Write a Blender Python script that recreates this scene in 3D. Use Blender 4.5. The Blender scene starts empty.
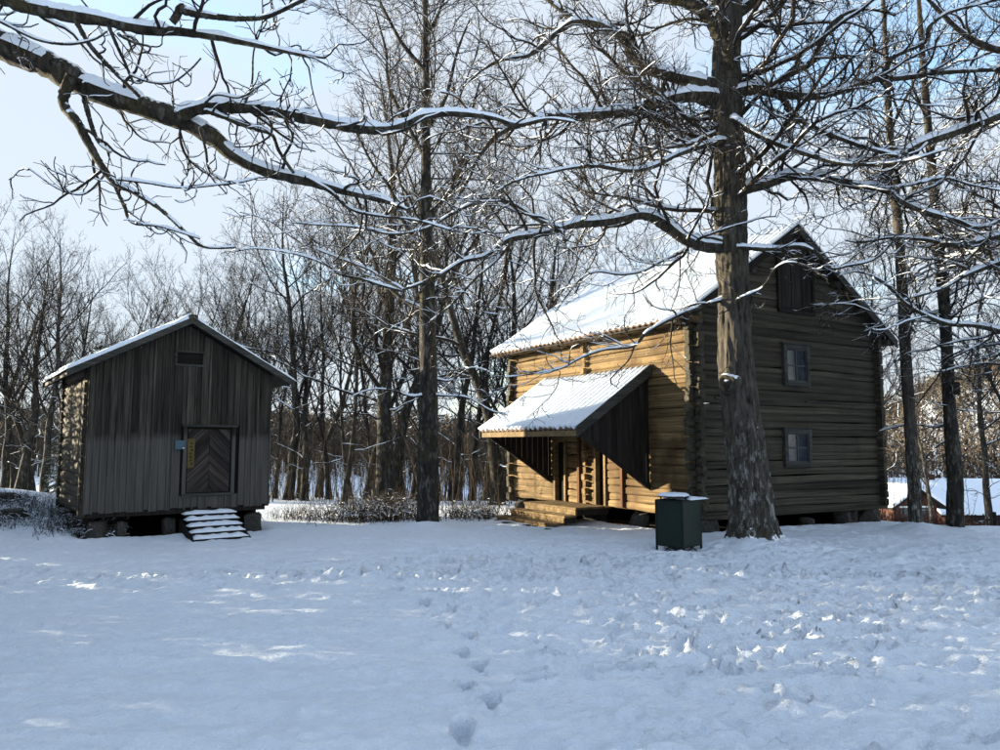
import bpy, math, random
import numpy as np
from mathutils import Vector

random.seed(7)
rng = np.random.default_rng(11)
S = bpy.context.scene
COL = S.collection
R = math.radians

# ------------------------------------------------------------------ camera, sky, sun, exposure
CAMZ, FPX, HOR = 2.2, 750.0, 444.0            # photograph pixels are 1000 x 750
PITCH = math.atan((HOR - 375) / FPX)
cam = bpy.data.cameras.new('camera')
cam.sensor_width = 36
cam.lens = 36 * FPX / 1000
cam.clip_start = 0.05
cam.clip_end = 4000
camo = bpy.data.objects.new('camera', cam)
COL.objects.link(camo)
camo.location = (0, 0, CAMZ)
camo.rotation_euler = (math.pi / 2 + PITCH, 0, 0)
S.camera = camo

SUN_AZ, SUN_EL = -70.5, 7.0                   # compass angle from +Y towards +X, elevation
sun_to = Vector((math.sin(R(SUN_AZ)) * math.cos(R(SUN_EL)), math.cos(R(SUN_AZ)) * math.cos(R(SUN_EL)), math.sin(R(SUN_EL))))
W = bpy.data.worlds.new('World')
S.world = W
W.use_nodes = True
nt = W.node_tree
nt.nodes.clear()
def wn(t, **kw):
    n = nt.nodes.new(t)
    for k, v in kw.items():
        setattr(n, k, v)
    return n
sky = wn('ShaderNodeTexSky', sky_type='NISHITA', sun_disc=False, sun_elevation=R(SUN_EL), sun_rotation=R(SUN_AZ))
sky.air_density = 1.0
sky.dust_density = 0.1
sky.ozone_density = 2.0
bg_sky = wn('ShaderNodeBackground')
bg_sky.inputs[1].default_value = 0.10
nt.links.new(sky.outputs[0], bg_sky.inputs[0])
tc = wn('ShaderNodeTexCoord')
sep = wn('ShaderNodeSeparateXYZ')
nt.links.new(tc.outputs['Generated'], sep.inputs[0])
zz = wn('ShaderNodeMath', operation='MAXIMUM'); zz.inputs[1].default_value = 0.0
nt.links.new(sep.outputs[2], zz.inputs[0])
za = wn('ShaderNodeMath', operation='ADD'); za.inputs[1].default_value = 0.22
nt.links.new(zz.outputs[0], za.inputs[0])
dv = wn('ShaderNodeVectorMath', operation='DIVIDE')
nt.links.new(tc.outputs['Generated'], dv.inputs[0])
cmb = wn('ShaderNodeCombineXYZ')
for i in range(3):
    nt.links.new(za.outputs[0], cmb.inputs[i])
nt.links.new(cmb.outputs[0], dv.inputs[1])
cn = wn('ShaderNodeTexNoise')
cn.inputs['Scale'].default_value = 1.35
cn.inputs['Detail'].default_value = 7
cn.inputs['Roughness'].default_value = 0.52
shift = wn('ShaderNodeVectorMath', operation='ADD')
shift.inputs[1].default_value = (5.5, 5.5, 1.5)
nt.links.new(dv.outputs[0], shift.inputs[0])
nt.links.new(shift.outputs[0], cn.inputs['Vector'])
cr = wn('ShaderNodeMapRange')
cr.inputs[1].default_value = 0.34
cr.inputs[2].default_value = 0.54
cr.inputs[3].default_value = 0.05
cr.inputs[4].default_value = 0.96
hz_ = wn('ShaderNodeMapRange')
hz_.inputs[1].default_value = 0.0; hz_.inputs[2].default_value = 0.45; hz_.inputs[3].default_value = 0.16; hz_.inputs[4].default_value = 0.0
nt.links.new(sep.outputs[2], hz_.inputs[0])
cadd = wn('ShaderNodeMath', operation='ADD')
nt.links.new(cn.outputs['Fac'], cadd.inputs[0]); nt.links.new(hz_.outputs[0], cadd.inputs[1])
nt.links.new(cadd.outputs[0], cr.inputs[0])
bg_cl = wn('ShaderNodeBackground')
bg_cl.inputs[0].default_value = (0.79, 0.875, 0.985, 1)
bg_cl.inputs[1].default_value = 0.135
mx = wn('ShaderNodeMixShader')
nt.links.new(cr.outputs[0], mx.inputs[0])
nt.links.new(bg_sky.outputs[0], mx.inputs[1])
nt.links.new(bg_cl.outputs[0], mx.inputs[2])
wo = wn('ShaderNodeOutputWorld')
nt.links.new(mx.outputs[0], wo.inputs[0])

sl = bpy.data.lights.new('sun', 'SUN')
sl.energy = 3.3
sl.angle = R(0.5)
sl.color = (1.0, 0.86, 0.62)
so = bpy.data.objects.new('sun', sl)
COL.objects.link(so)
so.rotation_euler = (-sun_to).to_track_quat('-Z', 'Y').to_euler()
S.view_settings.view_transform = 'Standard'
S.view_settings.look = 'None'
S.view_settings.exposure = 2.86
S.view_settings.gamma = 1.0
S.cycles.max_bounces = 4
S.cycles.diffuse_bounces = 2
S.cycles.glossy_bounces = 2

# ------------------------------------------------------------------ helpers
def ray(x, y):
    dx, dz = (x - 500) / FPX, (375 - y) / FPX
    c, s = math.cos(PITCH), math.sin(PITCH)
    return np.array([dx, c - dz * s, s + dz * c])

def at(x, y, Y):                              # the point at world depth Y in the direction of a pixel
    r = ray(x, y)
    return np.array([0, 0, CAMZ]) + r * (Y / r[1])

def on_ground(x, y, z=0.0):
    r = ray(x, y)
    return np.array([0, 0, CAMZ]) + r * ((z - CAMZ) / r[2])

def vnoise(u, v, seed=0, per=0):              # 2-D value noise in -1..1; periodic in u when per > 0
    g = np.random.default_rng(seed).uniform(-1, 1, (256, 256))
    u = np.asarray(u, float); v = np.asarray(v, float)
    iu = np.floor(u).astype(int); iv = np.floor(v).astype(int)
    fu = u - iu; fv = v - iv
    fu = fu * fu * (3 - 2 * fu); fv = fv * fv * (3 - 2 * fv)
    m = per if per else 256
    a, b = iu % m % 256, (iu + 1) % m % 256
    c, d = iv % 256, (iv + 1) % 256
    return (g[a, c] * (1 - fu) + g[b, c] * fu) * (1 - fv) + (g[a, d] * (1 - fu) + g[b, d] * fu) * fv

def sstep(a, b, x):
    t = np.clip((x - a) / (b - a), 0, 1)
    return t * t * (3 - 2 * t)

def new_mesh(name, V, F, smooth=False):
    """V (n,3); F list of tuples, or an (m,k) integer array"""
    me = bpy.data.meshes.new(name)
    if isinstance(F, np.ndarray):
        V = np.ascontiguousarray(V, np.float32); F = np.ascontiguousarray(F, np.int32)
        m, k = F.shape
        me.vertices.add(len(V)); me.vertices.foreach_set('co', V.ravel())
        me.loops.add(m * k); me.loops.foreach_set('vertex_index', F.ravel())
        me.polygons.add(m)
        me.polygons.foreach_set('loop_start', np.arange(0, m * k, k, dtype=np.int32))
        me.polygons.foreach_set('loop_total', np.full(m, k, np.int32))
        me.update(calc_edges=True)
    else:
        me.from_pydata([tuple(map(float, v)) for v in V], [], F)
        me.update()
    if smooth:
        me.polygons.foreach_set('use_smooth', np.ones(len(me.polygons), bool))
    return me

def obj(name, me, mat=None, parent=None, loc=None, rot=None, scale=None):
    o = bpy.data.objects.new(name, me)
    COL.objects.link(o)
    if mat is not None and me is not None and not me.materials:
        me.materials.append(mat)
    o.parent = parent
    if loc is not None: o.location = tuple(map(float, loc))
    if rot is not None: o.rotation_euler = rot
    if scale is not None: o.scale = scale
    return o

def thing(name, label, cat, loc=(0, 0, 0), rz=0.0, group=None):
    o = obj(name, None, loc=loc, rot=(0, 0, rz))
    return tag(o, label, cat, group)

def tag(o, label=None, cat=None, group=None, kind=None):
    if label: o['label'] = label
    if cat: o['category'] = cat
    if group: o['group'] = group
    if kind: o['kind'] = kind
    return o

BOXF = [(0, 3, 2, 1), (4, 5, 6, 7), (0, 1, 5, 4), (1, 2, 6, 5), (2, 3, 7, 6), (3, 0, 4, 7)]
def box_v(x0, x1, y0, y1, z0, z1):
    return [(x0, y0, z0), (x1, y0, z0), (x1, y1, z0), (x0, y1, z0), (x0, y0, z1), (x1, y0, z1), (x1, y1, z1), (x0, y1, z1)]

def bevelled(name, V, F, w=0.006, smooth=False):
    import bmesh
    me = new_mesh(name, V, F)
    bm = bmesh.new(); bm.from_mesh(me)
    bmesh.ops.recalc_face_normals(bm, faces=bm.faces)
    bmesh.ops.bevel(bm, geom=bm.edges[:], offset=w, segments=1, affect='EDGES', profile=0.5)
    bm.to_mesh(me); bm.free(); me.update()
    return me

def box(name, b, mat, parent=None, w=0.005, **kw):
    me = bevelled(name, box_v(*b), BOXF, w) if w else new_mesh(name, box_v(*b), BOXF)
    return obj(name, me, mat, parent, **kw)

def poly_slab(name, pts, thick_vec, mat, parent, w=0.004):
    """prism: polygon pts (3-D list) pushed along thick_vec"""
    n = len(pts); tv = np.array(thick_vec, float)
    V = [np.array(p, float) for p in pts] + [np.array(p, float) + tv for p in pts]
    F = [tuple(range(n)), tuple(range(2 * n - 1, n - 1, -1))] + [(i, i + n, (i + 1) % n + n, (i + 1) % n) for i in range(n)]
    me = bevelled(name, V, F, w) if w else new_mesh(name, V, F)
    return obj(name, me, mat, parent)

# ------------------------------------------------------------------ materials
def mat(name):
    m = bpy.data.materials.new(name); m.use_nodes = True
    t = m.node_tree; b = t.nodes['Principled BSDF']
    b.inputs['Specular IOR Level'].default_value = 0.25
    def N(ty, **kw):
        n = t.nodes.new(ty)
        for k, v in kw.items(): setattr(n, k, v)
        return n
    return m, t, b, N

def mathn(N, t, op, a, b=None, clamp=False):
    n = N('ShaderNodeMath', operation=op, use_clamp=clamp)
    for i, q in enumerate((a, b)):
        if q is None: continue
        if hasattr(q, 'links') or hasattr(q, 'is_linked'): t.links.new(q, n.inputs[i])
        else: n.inputs[i].default_value = q
    return n.outputs[0]

def noise(N, t, co, scale, detail=4, rough=0.55, sc=(1, 1, 1)):
    mp = N('ShaderNodeMapping'); mp.inputs['Scale'].default_value = sc
    t.links.new(co, mp.inputs[0])
    n = N('ShaderNodeTexNoise')
    n.inputs['Scale'].default_value = scale; n.inputs['Detail'].default_value = detail; n.inputs['Roughness'].default_value = rough
    t.links.new(mp.outputs[0], n.inputs['Vector'])
    return n.outputs['Fac']

def ramp(N, t, fac, stops):
    r = N('ShaderNodeValToRGB')
    el = r.color_ramp.elements
    while len(el) > 1: el.remove(el[-1])
    el[0].position = stops[0][0]; el[0].color = (*stops[0][1], 1)
    for p, c in stops[1:]:
        e = el.new(p); e.color = (*c, 1)
    t.links.new(fac, r.inputs[0])
    return r.outputs[0]

def mix(N, t, fac, a, b, blend='MIX'):
    n = N('ShaderNodeMix', data_type='RGBA', blend_type=blend)
    for sock, q in ((n.inputs['Factor'], fac), (n.inputs['A'], a), (n.inputs['B'], b)):
        if hasattr(q, 'is_linked'): t.links.new(q, sock)
        elif isinstance(q, tuple): sock.default_value = (*q, 1)
        else: sock.default_value = q
    return n.outputs['Result']

def bump(N, t, b, h, strength=0.5, dist=0.02):
    n = N('ShaderNodeBump'); n.inputs['Strength'].default_value = strength; n.inputs['Distance'].default_value = dist
    t.links.new(h, n.inputs['Height']); t.links.new(n.outputs[0], b.inputs['Normal'])

def snow_material(name, fine=1.0, sparkle=False):
    m, t, b, N = mat(name)
    g = N('ShaderNodeNewGeometry')
    n1 = noise(N, t, g.outputs['Position'], 9, 6, 0.6)
    n2 = noise(N, t, g.outputs['Position'], 55, 4, 0.7)
    c = ramp(N, t, n1, [(0.3, (0.74, 0.83, 0.96)), (0.7, (0.83, 0.89, 0.975))])
    t.links.new(c, b.inputs['Base Color'])
    b.inputs['Roughness'].default_value = 0.55
    h = mathn(N, t, 'ADD', mathn(N, t, 'MULTIPLY', n1, 1.0), mathn(N, t, 'MULTIPLY', n2, 0.45))
    n3 = noise(N, t, g.outputs['Position'], 24, 3, 0.6)
    h = mathn(N, t, 'ADD', h, mathn(N, t, 'MULTIPLY', n3, 0.6))
    bump(N, t, b, h, 0.9 * fine, 0.055)
    return m

M_SNOW = snow_material('snow_ground', 1.0)
M_SNOW2 = snow_material('snow_soft', 0.7)

def wood_material(name, dark, light, grain=(1.2, 26, 26), rand=0.35, stain=None, bumpd=0.006, low_pale=None, red=None):
    """weathered wood with the grain along local x (or the axis with the small scale)"""
    m, t, b, N = mat(name)
    co = N('ShaderNodeTexCoord').outputs['Object']
    oi = N('ShaderNodeObjectInfo').outputs['Random']
    off = N('ShaderNodeVectorMath', operation='ADD')
    cm = N('ShaderNodeCombineXYZ')
    rr = mathn(N, t, 'MULTIPLY', oi, 37.0)
    for i in range(3): t.links.new(rr, cm.inputs[i])
    t.links.new(co, off.inputs[0]); t.links.new(cm.outputs[0], off.inputs[1])
    co = off.outputs[0]
    g1 = noise(N, t, co, 1.0, 5, 0.62, grain)
    g2 = noise(N, t, co, 1.0, 3, 0.6, tuple(q * 0.16 + 0.6 for q in grain))
    f = mathn(N, t, 'ADD', mathn(N, t, 'MULTIPLY', g1, 0.62), mathn(N, t, 'MULTIPLY', g2, 0.38))
    mid = tuple((a + c) * 0.48 for a, c in zip(dark, light))
    c = ramp(N, t, f, [(0.36, dark), (0.5, mid), (0.64, light)])
    v = mathn(N, t, 'ADD', mathn(N, t, 'MULTIPLY', oi, rand), 1.0 - rand / 2)
    vc = N('ShaderNodeCombineColor')
    for i in range(3): t.links.new(v, vc.inputs[i])
    c = mix(N, t, 1.0, c, vc.outputs[0], 'MULTIPLY')
    if stain:
        g = N('ShaderNodeNewGeometry').outputs['Position']
        s = noise(N, t, g, 1.1, 4, 0.6, (1, 1, 0.6))
        sf = N('ShaderNodeMapRange'); sf.inputs[1].default_value = 0.5; sf.inputs[2].default_value = 0.68
        t.links.new(s, sf.inputs[0])
        c = mix(N, t, sf.outputs[0], c, stain)
    if low_pale:                                   # boards washed pale below an old ledge line
        g = N('ShaderNodeNewGeometry').outputs['Position']
        sp = N('ShaderNodeSeparateXYZ'); t.links.new(g, sp.inputs[0])
        wob = mathn(N, t, 'ADD', mathn(N, t, 'MULTIPLY', noise(N, t, g, 3.0, 3), 0.3), mathn(N, t, 'MULTIPLY', oi, 0.16))
        zz_ = mathn(N, t, 'ADD', sp.outputs[2], wob)
        lf = N('ShaderNodeMapRange'); lf.inputs[1].default_value = low_pale[0] + 0.36; lf.inputs[2].default_value = low_pale[0] + .16
        t.links.new(zz_, lf.inputs[0])
        c = mix(N, t, mathn(N, t, 'MULTIPLY', lf.outputs[0], mathn(N, t, 'MULTIPLY', f, 1.1)), c, low_pale[1])
    t.links.new(c, b.inputs['Base Color'])
    b.inputs['Roughness'].default_value = 0.86
    b.inputs['Specular IOR Level'].default_value = 0.15
    bump(N, t, b, f, 0.9, bumpd)
    return m

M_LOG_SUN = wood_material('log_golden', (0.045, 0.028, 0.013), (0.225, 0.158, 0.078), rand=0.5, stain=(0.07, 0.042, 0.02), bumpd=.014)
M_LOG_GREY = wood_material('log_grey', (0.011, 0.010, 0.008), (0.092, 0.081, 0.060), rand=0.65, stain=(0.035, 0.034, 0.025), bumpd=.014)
M_LOG_CABIN = wood_material('log_cabin', (0.02, 0.017, 0.014), (0.085, 0.072, 0.055), rand=0.5, bumpd=.014)
M_BOARD = wood_material('board_grey', (0.009, 0.0085, 0.008), (0.080, 0.071, 0.059), grain=(30, 30, 0.9), rand=0.95, low_pale=(2.30, (0.115, 0.110, 0.103)), bumpd=.012)
M_DARKWOOD = wood_material('dark_wood', (0.007, 0.006, 0.0055), (0.032, 0.027, 0.024), grain=(22, 22, 1.0), rand=0.4)
M_DOORWOOD = wood_material('door_wood', (0.012, 0.010, 0.0095), (0.065, 0.055, 0.05), grain=(1.2, 26, 26), rand=0.7)
M_TRIM = wood_material('trim_wood', (0.018, 0.018, 0.017), (0.075, 0.075, 0.07), rand=0.3)
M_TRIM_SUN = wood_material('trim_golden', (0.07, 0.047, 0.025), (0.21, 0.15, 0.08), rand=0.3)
M_REDWOOD = wood_material('post_redwood', (0.04, 0.02, 0.013), (0.12, 0.06, 0.036), grain=(22, 22, 1.0), rand=0.3)
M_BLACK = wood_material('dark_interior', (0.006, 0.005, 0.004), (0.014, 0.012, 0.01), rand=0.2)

def simple(name, col, rough=0.6, spec=0.3, var=0.25, scale=14, bumps=0.2, metallic=0.0):
    m, t, b, N = mat(name)
    co = N('ShaderNodeTexCoord').outputs['Object']
    n = noise(N, t, co, scale, 5, 0.6)
    c = ramp(N, t, n, [(0.3, tuple(q * (1 - var) for q in col)), (0.7, tuple(min(1, q * (1 + var)) for q in col))])
    t.links.new(c, b.inputs['Base Color'])
    b.inputs['Roughness'].default_value = rough; b.inputs['Specular IOR Level'].default_value = spec; b.inputs['Metallic'].default_value = metallic
    if bumps: bump(N, t, b, n, bumps, 0.01)
    return m

M_TILE = simple('roof_tile', (0.12, 0.075, 0.055), 0.8)
M_STONE = simple('field_stone', (0.05, 0.047, 0.043), 0.9, 0.2, 0.5, 6, 0.8)
M_EARTH = simple('bare_earth', (0.035, 0.028, 0.022), 0.95, 0.1, 0.5, 9, 0.8)
M_GREEN = simple('green_paint', (0.003, 0.0135, 0.0095), 0.5, 0.3, 0.25, 5, 0.05)
M_GREEN_D = simple('green_frame', (0.003, 0.007, 0.006), 0.5, 0.3, 0.2, 5, 0.05)
M_BLUE = simple('blue_enamel', (0.006, 0.05, 0.09), 0.35, 0.5, 0.1, 5, 0)
M_WHITE = simple('white_print', (0.55, 0.6, 0.62), 0.5, 0.3, 0.05, 5, 0)
M_YELLOW = simple('yellowed_plate', (0.085, 0.065, 0.018), 0.7, 0.3, 0.6, 30, 0.1)
M_REDWALL = simple('red_wall', (0.06, 0.027, 0.020), 0.85, 0.2, 0.2, 3, 0.1)
M_PALEWALL = simple('pale_wall', (0.4, 0.36, 0.3), 0.85, 0.2, 0.1, 3, 0.1)
M_BRUSH = simple('brush_stems', (0.045, 0.034, 0.025), 0.9, 0.1, 0.5, 1.5, 0)
M_BRUSH_RED = simple('hedge_stems', (0.13, 0.06, 0.04), 0.9, 0.1, 0.4, 2, 0)
M_NEEDLE = simple('spruce_needles', (0.022, 0.04, 0.018), 0.8, 0.2, 0.5, 4, 0)
M_FARWOOD = simple('far_wood', (0.07, 0.058, 0.046), 0.95, 0.05, 0.55, 0.03, 0)
M_FERN = simple('dead_bracken', (0.055, 0.045, 0.035), 0.9, 0.1, 0.5, 3, 0)

mg, tg, bg_, Ng = mat('window_glass')
ng = noise(Ng, tg, Ng('ShaderNodeTexCoord').outputs['Object'], 4, 3)
tg.links.new(ramp(Ng, tg, ng, [(0.3, (0.012, 0.016, 0.024)), (0.7, (0.03, 0.04, 0.055))]), bg_.inputs['Base Color'])
bg_.inputs['Roughness'].default_value = 0.12; bg_.inputs['Specular IOR Level'].default_value = 0.4
bump(Ng, tg, bg_, ng, 0.08, 0.02)
M_GLASS = mg

def bark_material(name, dark, light, snow=0.55, lichen=0.0, moss=0.0, ridge=9.0, low_lichen=None):
    m, t, b, N = mat(name)
    co = N('ShaderNodeTexCoord').outputs['Object']
    geo = N('ShaderNodeNewGeometry')
    f = noise(N, t, co, ridge, 6, 0.68, (1, 1, 0.22))
    c = ramp(N, t, f, [(0.34, dark), (0.66, light)])
    f2 = noise(N, t, co, 2.6, 5, 0.62)
    if moss:
        mf = N('ShaderNodeMapRange'); mf.inputs[1].default_value = 0.50; mf.inputs[2].default_value = 0.66; mf.inputs[4].default_value = moss
        t.links.new(f2, mf.inputs[0]); c = mix(N, t, mf.outputs[0], c, (0.085, 0.075, 0.022))
    if lichen:
        f3 = noise(N, t, co, 9.5, 6, 0.72, (1, 1, .35))
        lf = N('ShaderNodeMapRange'); lf.inputs[1].default_value = 0.52; lf.inputs[2].default_value = 0.62; lf.inputs[4].default_value = lichen
        t.links.new(f3, lf.inputs[0])
        lo = lf.outputs[0]
        if low_lichen:                             # pale lichen crust on the lower bole
            sp = N('ShaderNodeSeparateXYZ'); t.links.new(co, sp.inputs[0])
            zf = N('ShaderNodeMapRange'); zf.inputs[1].default_value = low_lichen; zf.inputs[2].default_value = low_lichen - 2.2
            zf.inputs[3].default_value = 0.05
            t.links.new(mathn(N, t, 'ADD', sp.outputs[2], mathn(N, t, 'MULTIPLY', f2, 1.5)), zf.inputs[0])
            lo = mathn(N, t, 'MULTIPLY', lo, zf.outputs[0])
        c = mix(N, t, lo, c, (0.24, 0.24, 0.23))
    rough = 0.9
    if snow:                                       # snow caught on what faces up
        sn = N('ShaderNodeSeparateXYZ'); t.links.new(geo.outputs['Normal'], sn.inputs[0])
        k = noise(N, t, co, 16, 4, 0.6)
        s = mathn(N, t, 'ADD', sn.outputs[2], mathn(N, t, 'MULTIPLY', mathn(N, t, 'SUBTRACT', k, 0.5), 1.3))
        sf = N('ShaderNodeMapRange'); sf.inputs[1].default_value = snow; sf.inputs[2].default_value = snow + 0.14
        t.links.new(s, sf.inputs[0])
        c = mix(N, t, sf.outputs[0], c, (0.84, 0.87, 0.92))
    t.links.new(c, b.inputs['Base Color'])
    b.inputs['Roughness'].default_value = rough; b.inputs['Specular IOR Level'].default_value = 0.12
    bump(N, t, b, f, 0.9, 0.03)
    return m

M_OAK = bark_material('oak_bark', (0.009, 0.008, 0.007), (0.078, 0.070, 0.060), 0.52, 0.95, 0.15, 11, 4.0)
M_LIMB = bark_material('limb_bark', (0.009, 0.008, 0.0068), (0.052, 0.045, 0.036), 0.62, 0.25, 0.3, 13)
M_TWIG = bark_material('twig_bark', (0.012, 0.0095, 0.008), (0.042, 0.034, 0.027), 0.58, 0, 0, 5)
M_FOREST = bark_material('forest_bark', (0.008, 0.0074, 0.0068), (0.036, 0.033, 0.030), 0.72, 0.3, 0.25, 8)
M_FTWIG = bark_material('forest_twig', (0.012, 0.0108, 0.0094), (0.036, 0.031, 0.026), 0.62, 0, 0, 4)

# ------------------------------------------------------------------ ground
HC = np.array([4.67, 18.0]); HA = R(31.1); HL, HW = 8.1, 7.25      # house: near corner, heading, long wall, gable
CC = np.array([-9.5, 17.4]); CA = R(37.0); CL, CW = 3.8, 4.15      # cabin: front left corner, heading, depth, front
def local(x, y, C, a):
    dx, dy = x - C[0], y - C[1]
    return dx * math.cos(a) + dy * math.sin(a), -dx * math.sin(a) + dy * math.cos(a)

TRUNKS = [(5.42, 16.0, 0.6, 0.15), (-1.85, 19.55, 0.35, 0.2), (10.66, 19.55, 0.3, 0.22), (11.75, 19.55, 0.3, 0.12)]
def terrain(x, y):
    x = np.asarray(x, float); y = np.asarray(y, float)
    z = 0.5 * (1 - sstep(3, 13, y)) + 0.0 * x
    z += 0.10 * vnoise(x * 0.16 + 9, y * 0.16 + 3, 3) * sstep(2, 8, np.hypot(x, y))
    # bank to the left of the cabin
    z += 0.95 * np.exp(-(((x + 15.5) / 4.2) ** 2 + ((y - 21.5) / 3.2) ** 2))
    # behind the yard the land falls away, then rises to wooded hills
    z -= 5.2 * sstep(25, 75, y) * (0.35 + 0.65 * sstep(-30, 20, x))
    z -= 1.05 * sstep(20.3, 26, y) * sstep(10.2, 12.5, x)
    az = np.degrees(np.arctan2(x, np.maximum(y, 1)))
    hill = 7 + 36 * sstep(18, 36, az) + 3 * np.sin(az * 0.35 + 1) + 2 * np.sin(az * 1.1)
    d = np.hypot(x, y)
    z += hill * sstep(150, 430, d)
    return z

def graded(lo, hi, step, far, grow=1.13):
    c = list(np.arange(lo, hi + 1e-6, step))
    s = step; v = c[-1]
    while v < far: s *= grow; v += s; c.append(v)
    s = step; v = c[0]; pre = []
    while v > -far: s *= grow; v -= s; pre.append(v)
    return np.array(pre[::-1] + c)

gx = graded(-11.5, 12.5, 0.056, 700)
gx = np.unique(np.concatenate([gx[(gx < -1.6) | (gx > .8)], np.arange(-1.6, .8, .022)]))
gy = np.concatenate([np.arange(-700, -60, 80), np.arange(-60, 0, 8), np.arange(0, 3.6, 0.5), np.arange(3.6, 8.5, 0.028), np.arange(8.5, 19.4, 0.056)])
tail = []; s_, v_ = 0.056, gy[-1]
while v_ < 900: s_ *= 1.07; v_ += s_; tail.append(v_)
gy = np.concatenate([gy, tail])
GX, GY = np.meshgrid(gx, gy)
GZ = terrain(GX, GY)
near = sstep(-14, -11, GX) * (1 - sstep(12, 14.5, GX)) * sstep(2, 4, GY) * (1 - sstep(19, 24, GY))
# trampled share of the snow: a crossing band and everything right of the path
wob = vnoise(GX * 0.5, GY * 0.5, 21)
tramp = sstep(-0.6, 0.9, GX + 0.25 * (GY - 5) * 0.6 + 0.6 * wob) * (1 - 0.85 * sstep(15.5, 17, GY))
band = np.exp(-((GY - 12.9 - 0.3 * wob - 0.02 * GX) / 1.5) ** 2) * 0.9
tramp = np.clip(np.maximum(tramp, band), 0, 1) * near
smoothz = near * (0.020 * vnoise(GX * 1.1, GY * 2.6, 5) + 0.014 * vnoise(GX * 2.4 + 0.6 * GY, GY * 5.2, 6) + 0.008 * vnoise(GX * 7, GY * 9, 7))
rough = 0.024 * vnoise(GX * 2.6, GY * 2.6, 8) + 0.040 * (1 - 2 * np.abs(vnoise(GX * 4.3, GY * 4.3, 9))) * (.4 + .6 * wob) + 0.030 * np.abs(vnoise(GX * 9.5, GY * 9.5, 10)) + 0.012 * vnoise(GX * 17, GY * 17, 13)
GZ += 1.5 * smoothz + 1.2 * tramp * rough + near * (0.012 * vnoise(GX * 12, GY * 13, 12) + 0.016 * np.abs(vnoise(GX * 4 + GY, GY * 8, 14)))

def dent(px, py, ang, ln, wd, dp, rim=0.5):
    i0, i1 = np.searchsorted(gx, [px - 0.5, px + 0.5]); j0, j1 = np.searchsorted(gy, [py - 0.5, py + 0.5])
    if i1 - i0 < 3 or j1 - j0 < 3: return
    X = GX[j0:j1, i0:i1] - px; Y = GY[j0:j1, i0:i1] - py
    c, s = math.cos(ang), math.sin(ang)
    a = (X * c + Y * s) / ln; b = (-X * s + Y * c) / wd
    q = np.sqrt(a * a + b * b)
    GZ[j0:j1, i0:i1] += -dp * (1 - sstep(0.72, 1.05, q)) + dp * rim * np.exp(-((q - 1.25) / 0.28) ** 2)

pr = np.random.default_rng(4)
path = [on_ground(px_, py_, z_) for px_, py_, z_ in ((470, 790, .46), (463, 735, .43), (490, 706, .40), (466, 684, .38), (480, 662, .35), (462, 646, .32), (470, 632, .28), (446, 620, .24), (452, 609, .2), (425, 600, .15), (428, 592, .12), (398, 586, .09), (400, 580, .06))]
for i, p in enumerate(path):                       # one person's trail out across the yard
    b = path[min(i + 2, len(path) - 1)]; a = path[max(i - 2, 0)]
    ang = math.atan2(b[1] - a[1], b[0] - a[0])
    dent(p[0], p[1], ang + pr.normal(0, .12), 0.165, 0.066, 0.10, 0.22)
    dent(p[0] - .22 * math.cos(ang), p[1] - .22 * math.sin(ang), ang, 0.11, 0.045, 0.03, 0.05)
def walk(p0, p1, n=None, off=0.11, dp=0.075):
    p0 = np.array(p0); p1 = np.array(p1); L = np.linalg.norm(p1 - p0); n = n or int(L / 0.62)
    ang = math.atan2(*(p1 - p0)[::-1]); nx = np.array([-math.sin(ang), math.cos(ang)])
    for k in range(n):
        p = p0 + (p1 - p0) * (k + .5) / n + nx * off * (1 if k % 2 else -1) + pr.normal(0, .05, 2)
        dent(p[0], p[1], ang + pr.normal(0, .25), 0.17 * pr.uniform(.85, 1.15), 0.075 * pr.uniform(.85, 1.2), dp * pr.uniform(.6, 1.3), 0.5)
for k in range(34):                                # people walking across and towards the house
    a = (pr.uniform(-0.5, 3.5), pr.uniform(5, 7)) if k % 2 else (pr.uniform(-9, 2), pr.uniform(12, 14.5))
    b = (pr.uniform(1, 9), pr.uniform(11, 15.5)) if k % 2 else (pr.uniform(3, 11), pr.uniform(11.5, 15))
    walk(a, b)
for k in range(2600):                              # old prints and clods
    x, y = pr.uniform(-10, 12), pr.uniform(4, 16.5)
    j, i = np.searchsorted(gy, y), np.searchsorted(gx, x)
    if pr.uniform() > tramp[j, i] ** 1.2: continue
    if pr.uniform() < 0.6: dent(x, y, pr.uniform(0.2, 1.6), 0.16, 0.075, pr.uniform(.015, .05), 0.35)
    else: dent(x, y, pr.uniform(0, 6.28), pr.uniform(.035, .075), pr.uniform(.03, .05), -pr.uniform(.01, .03), 0)
for k in range(26):                                # faint drifts of the untouched snow on the left
    walk((pr.uniform(-7, -3), pr.uniform(6, 11)), (pr.uniform(-2, 0), pr.uniform(8, 12)), off=0.02, dp=0.010)
for tx, ty, tr, th in TRUNKS:
    GZ += th * np.exp(-((np.hypot(GX - tx, (GY - ty + 0.15)) / (tr * 1.9)) ** 2))
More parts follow.
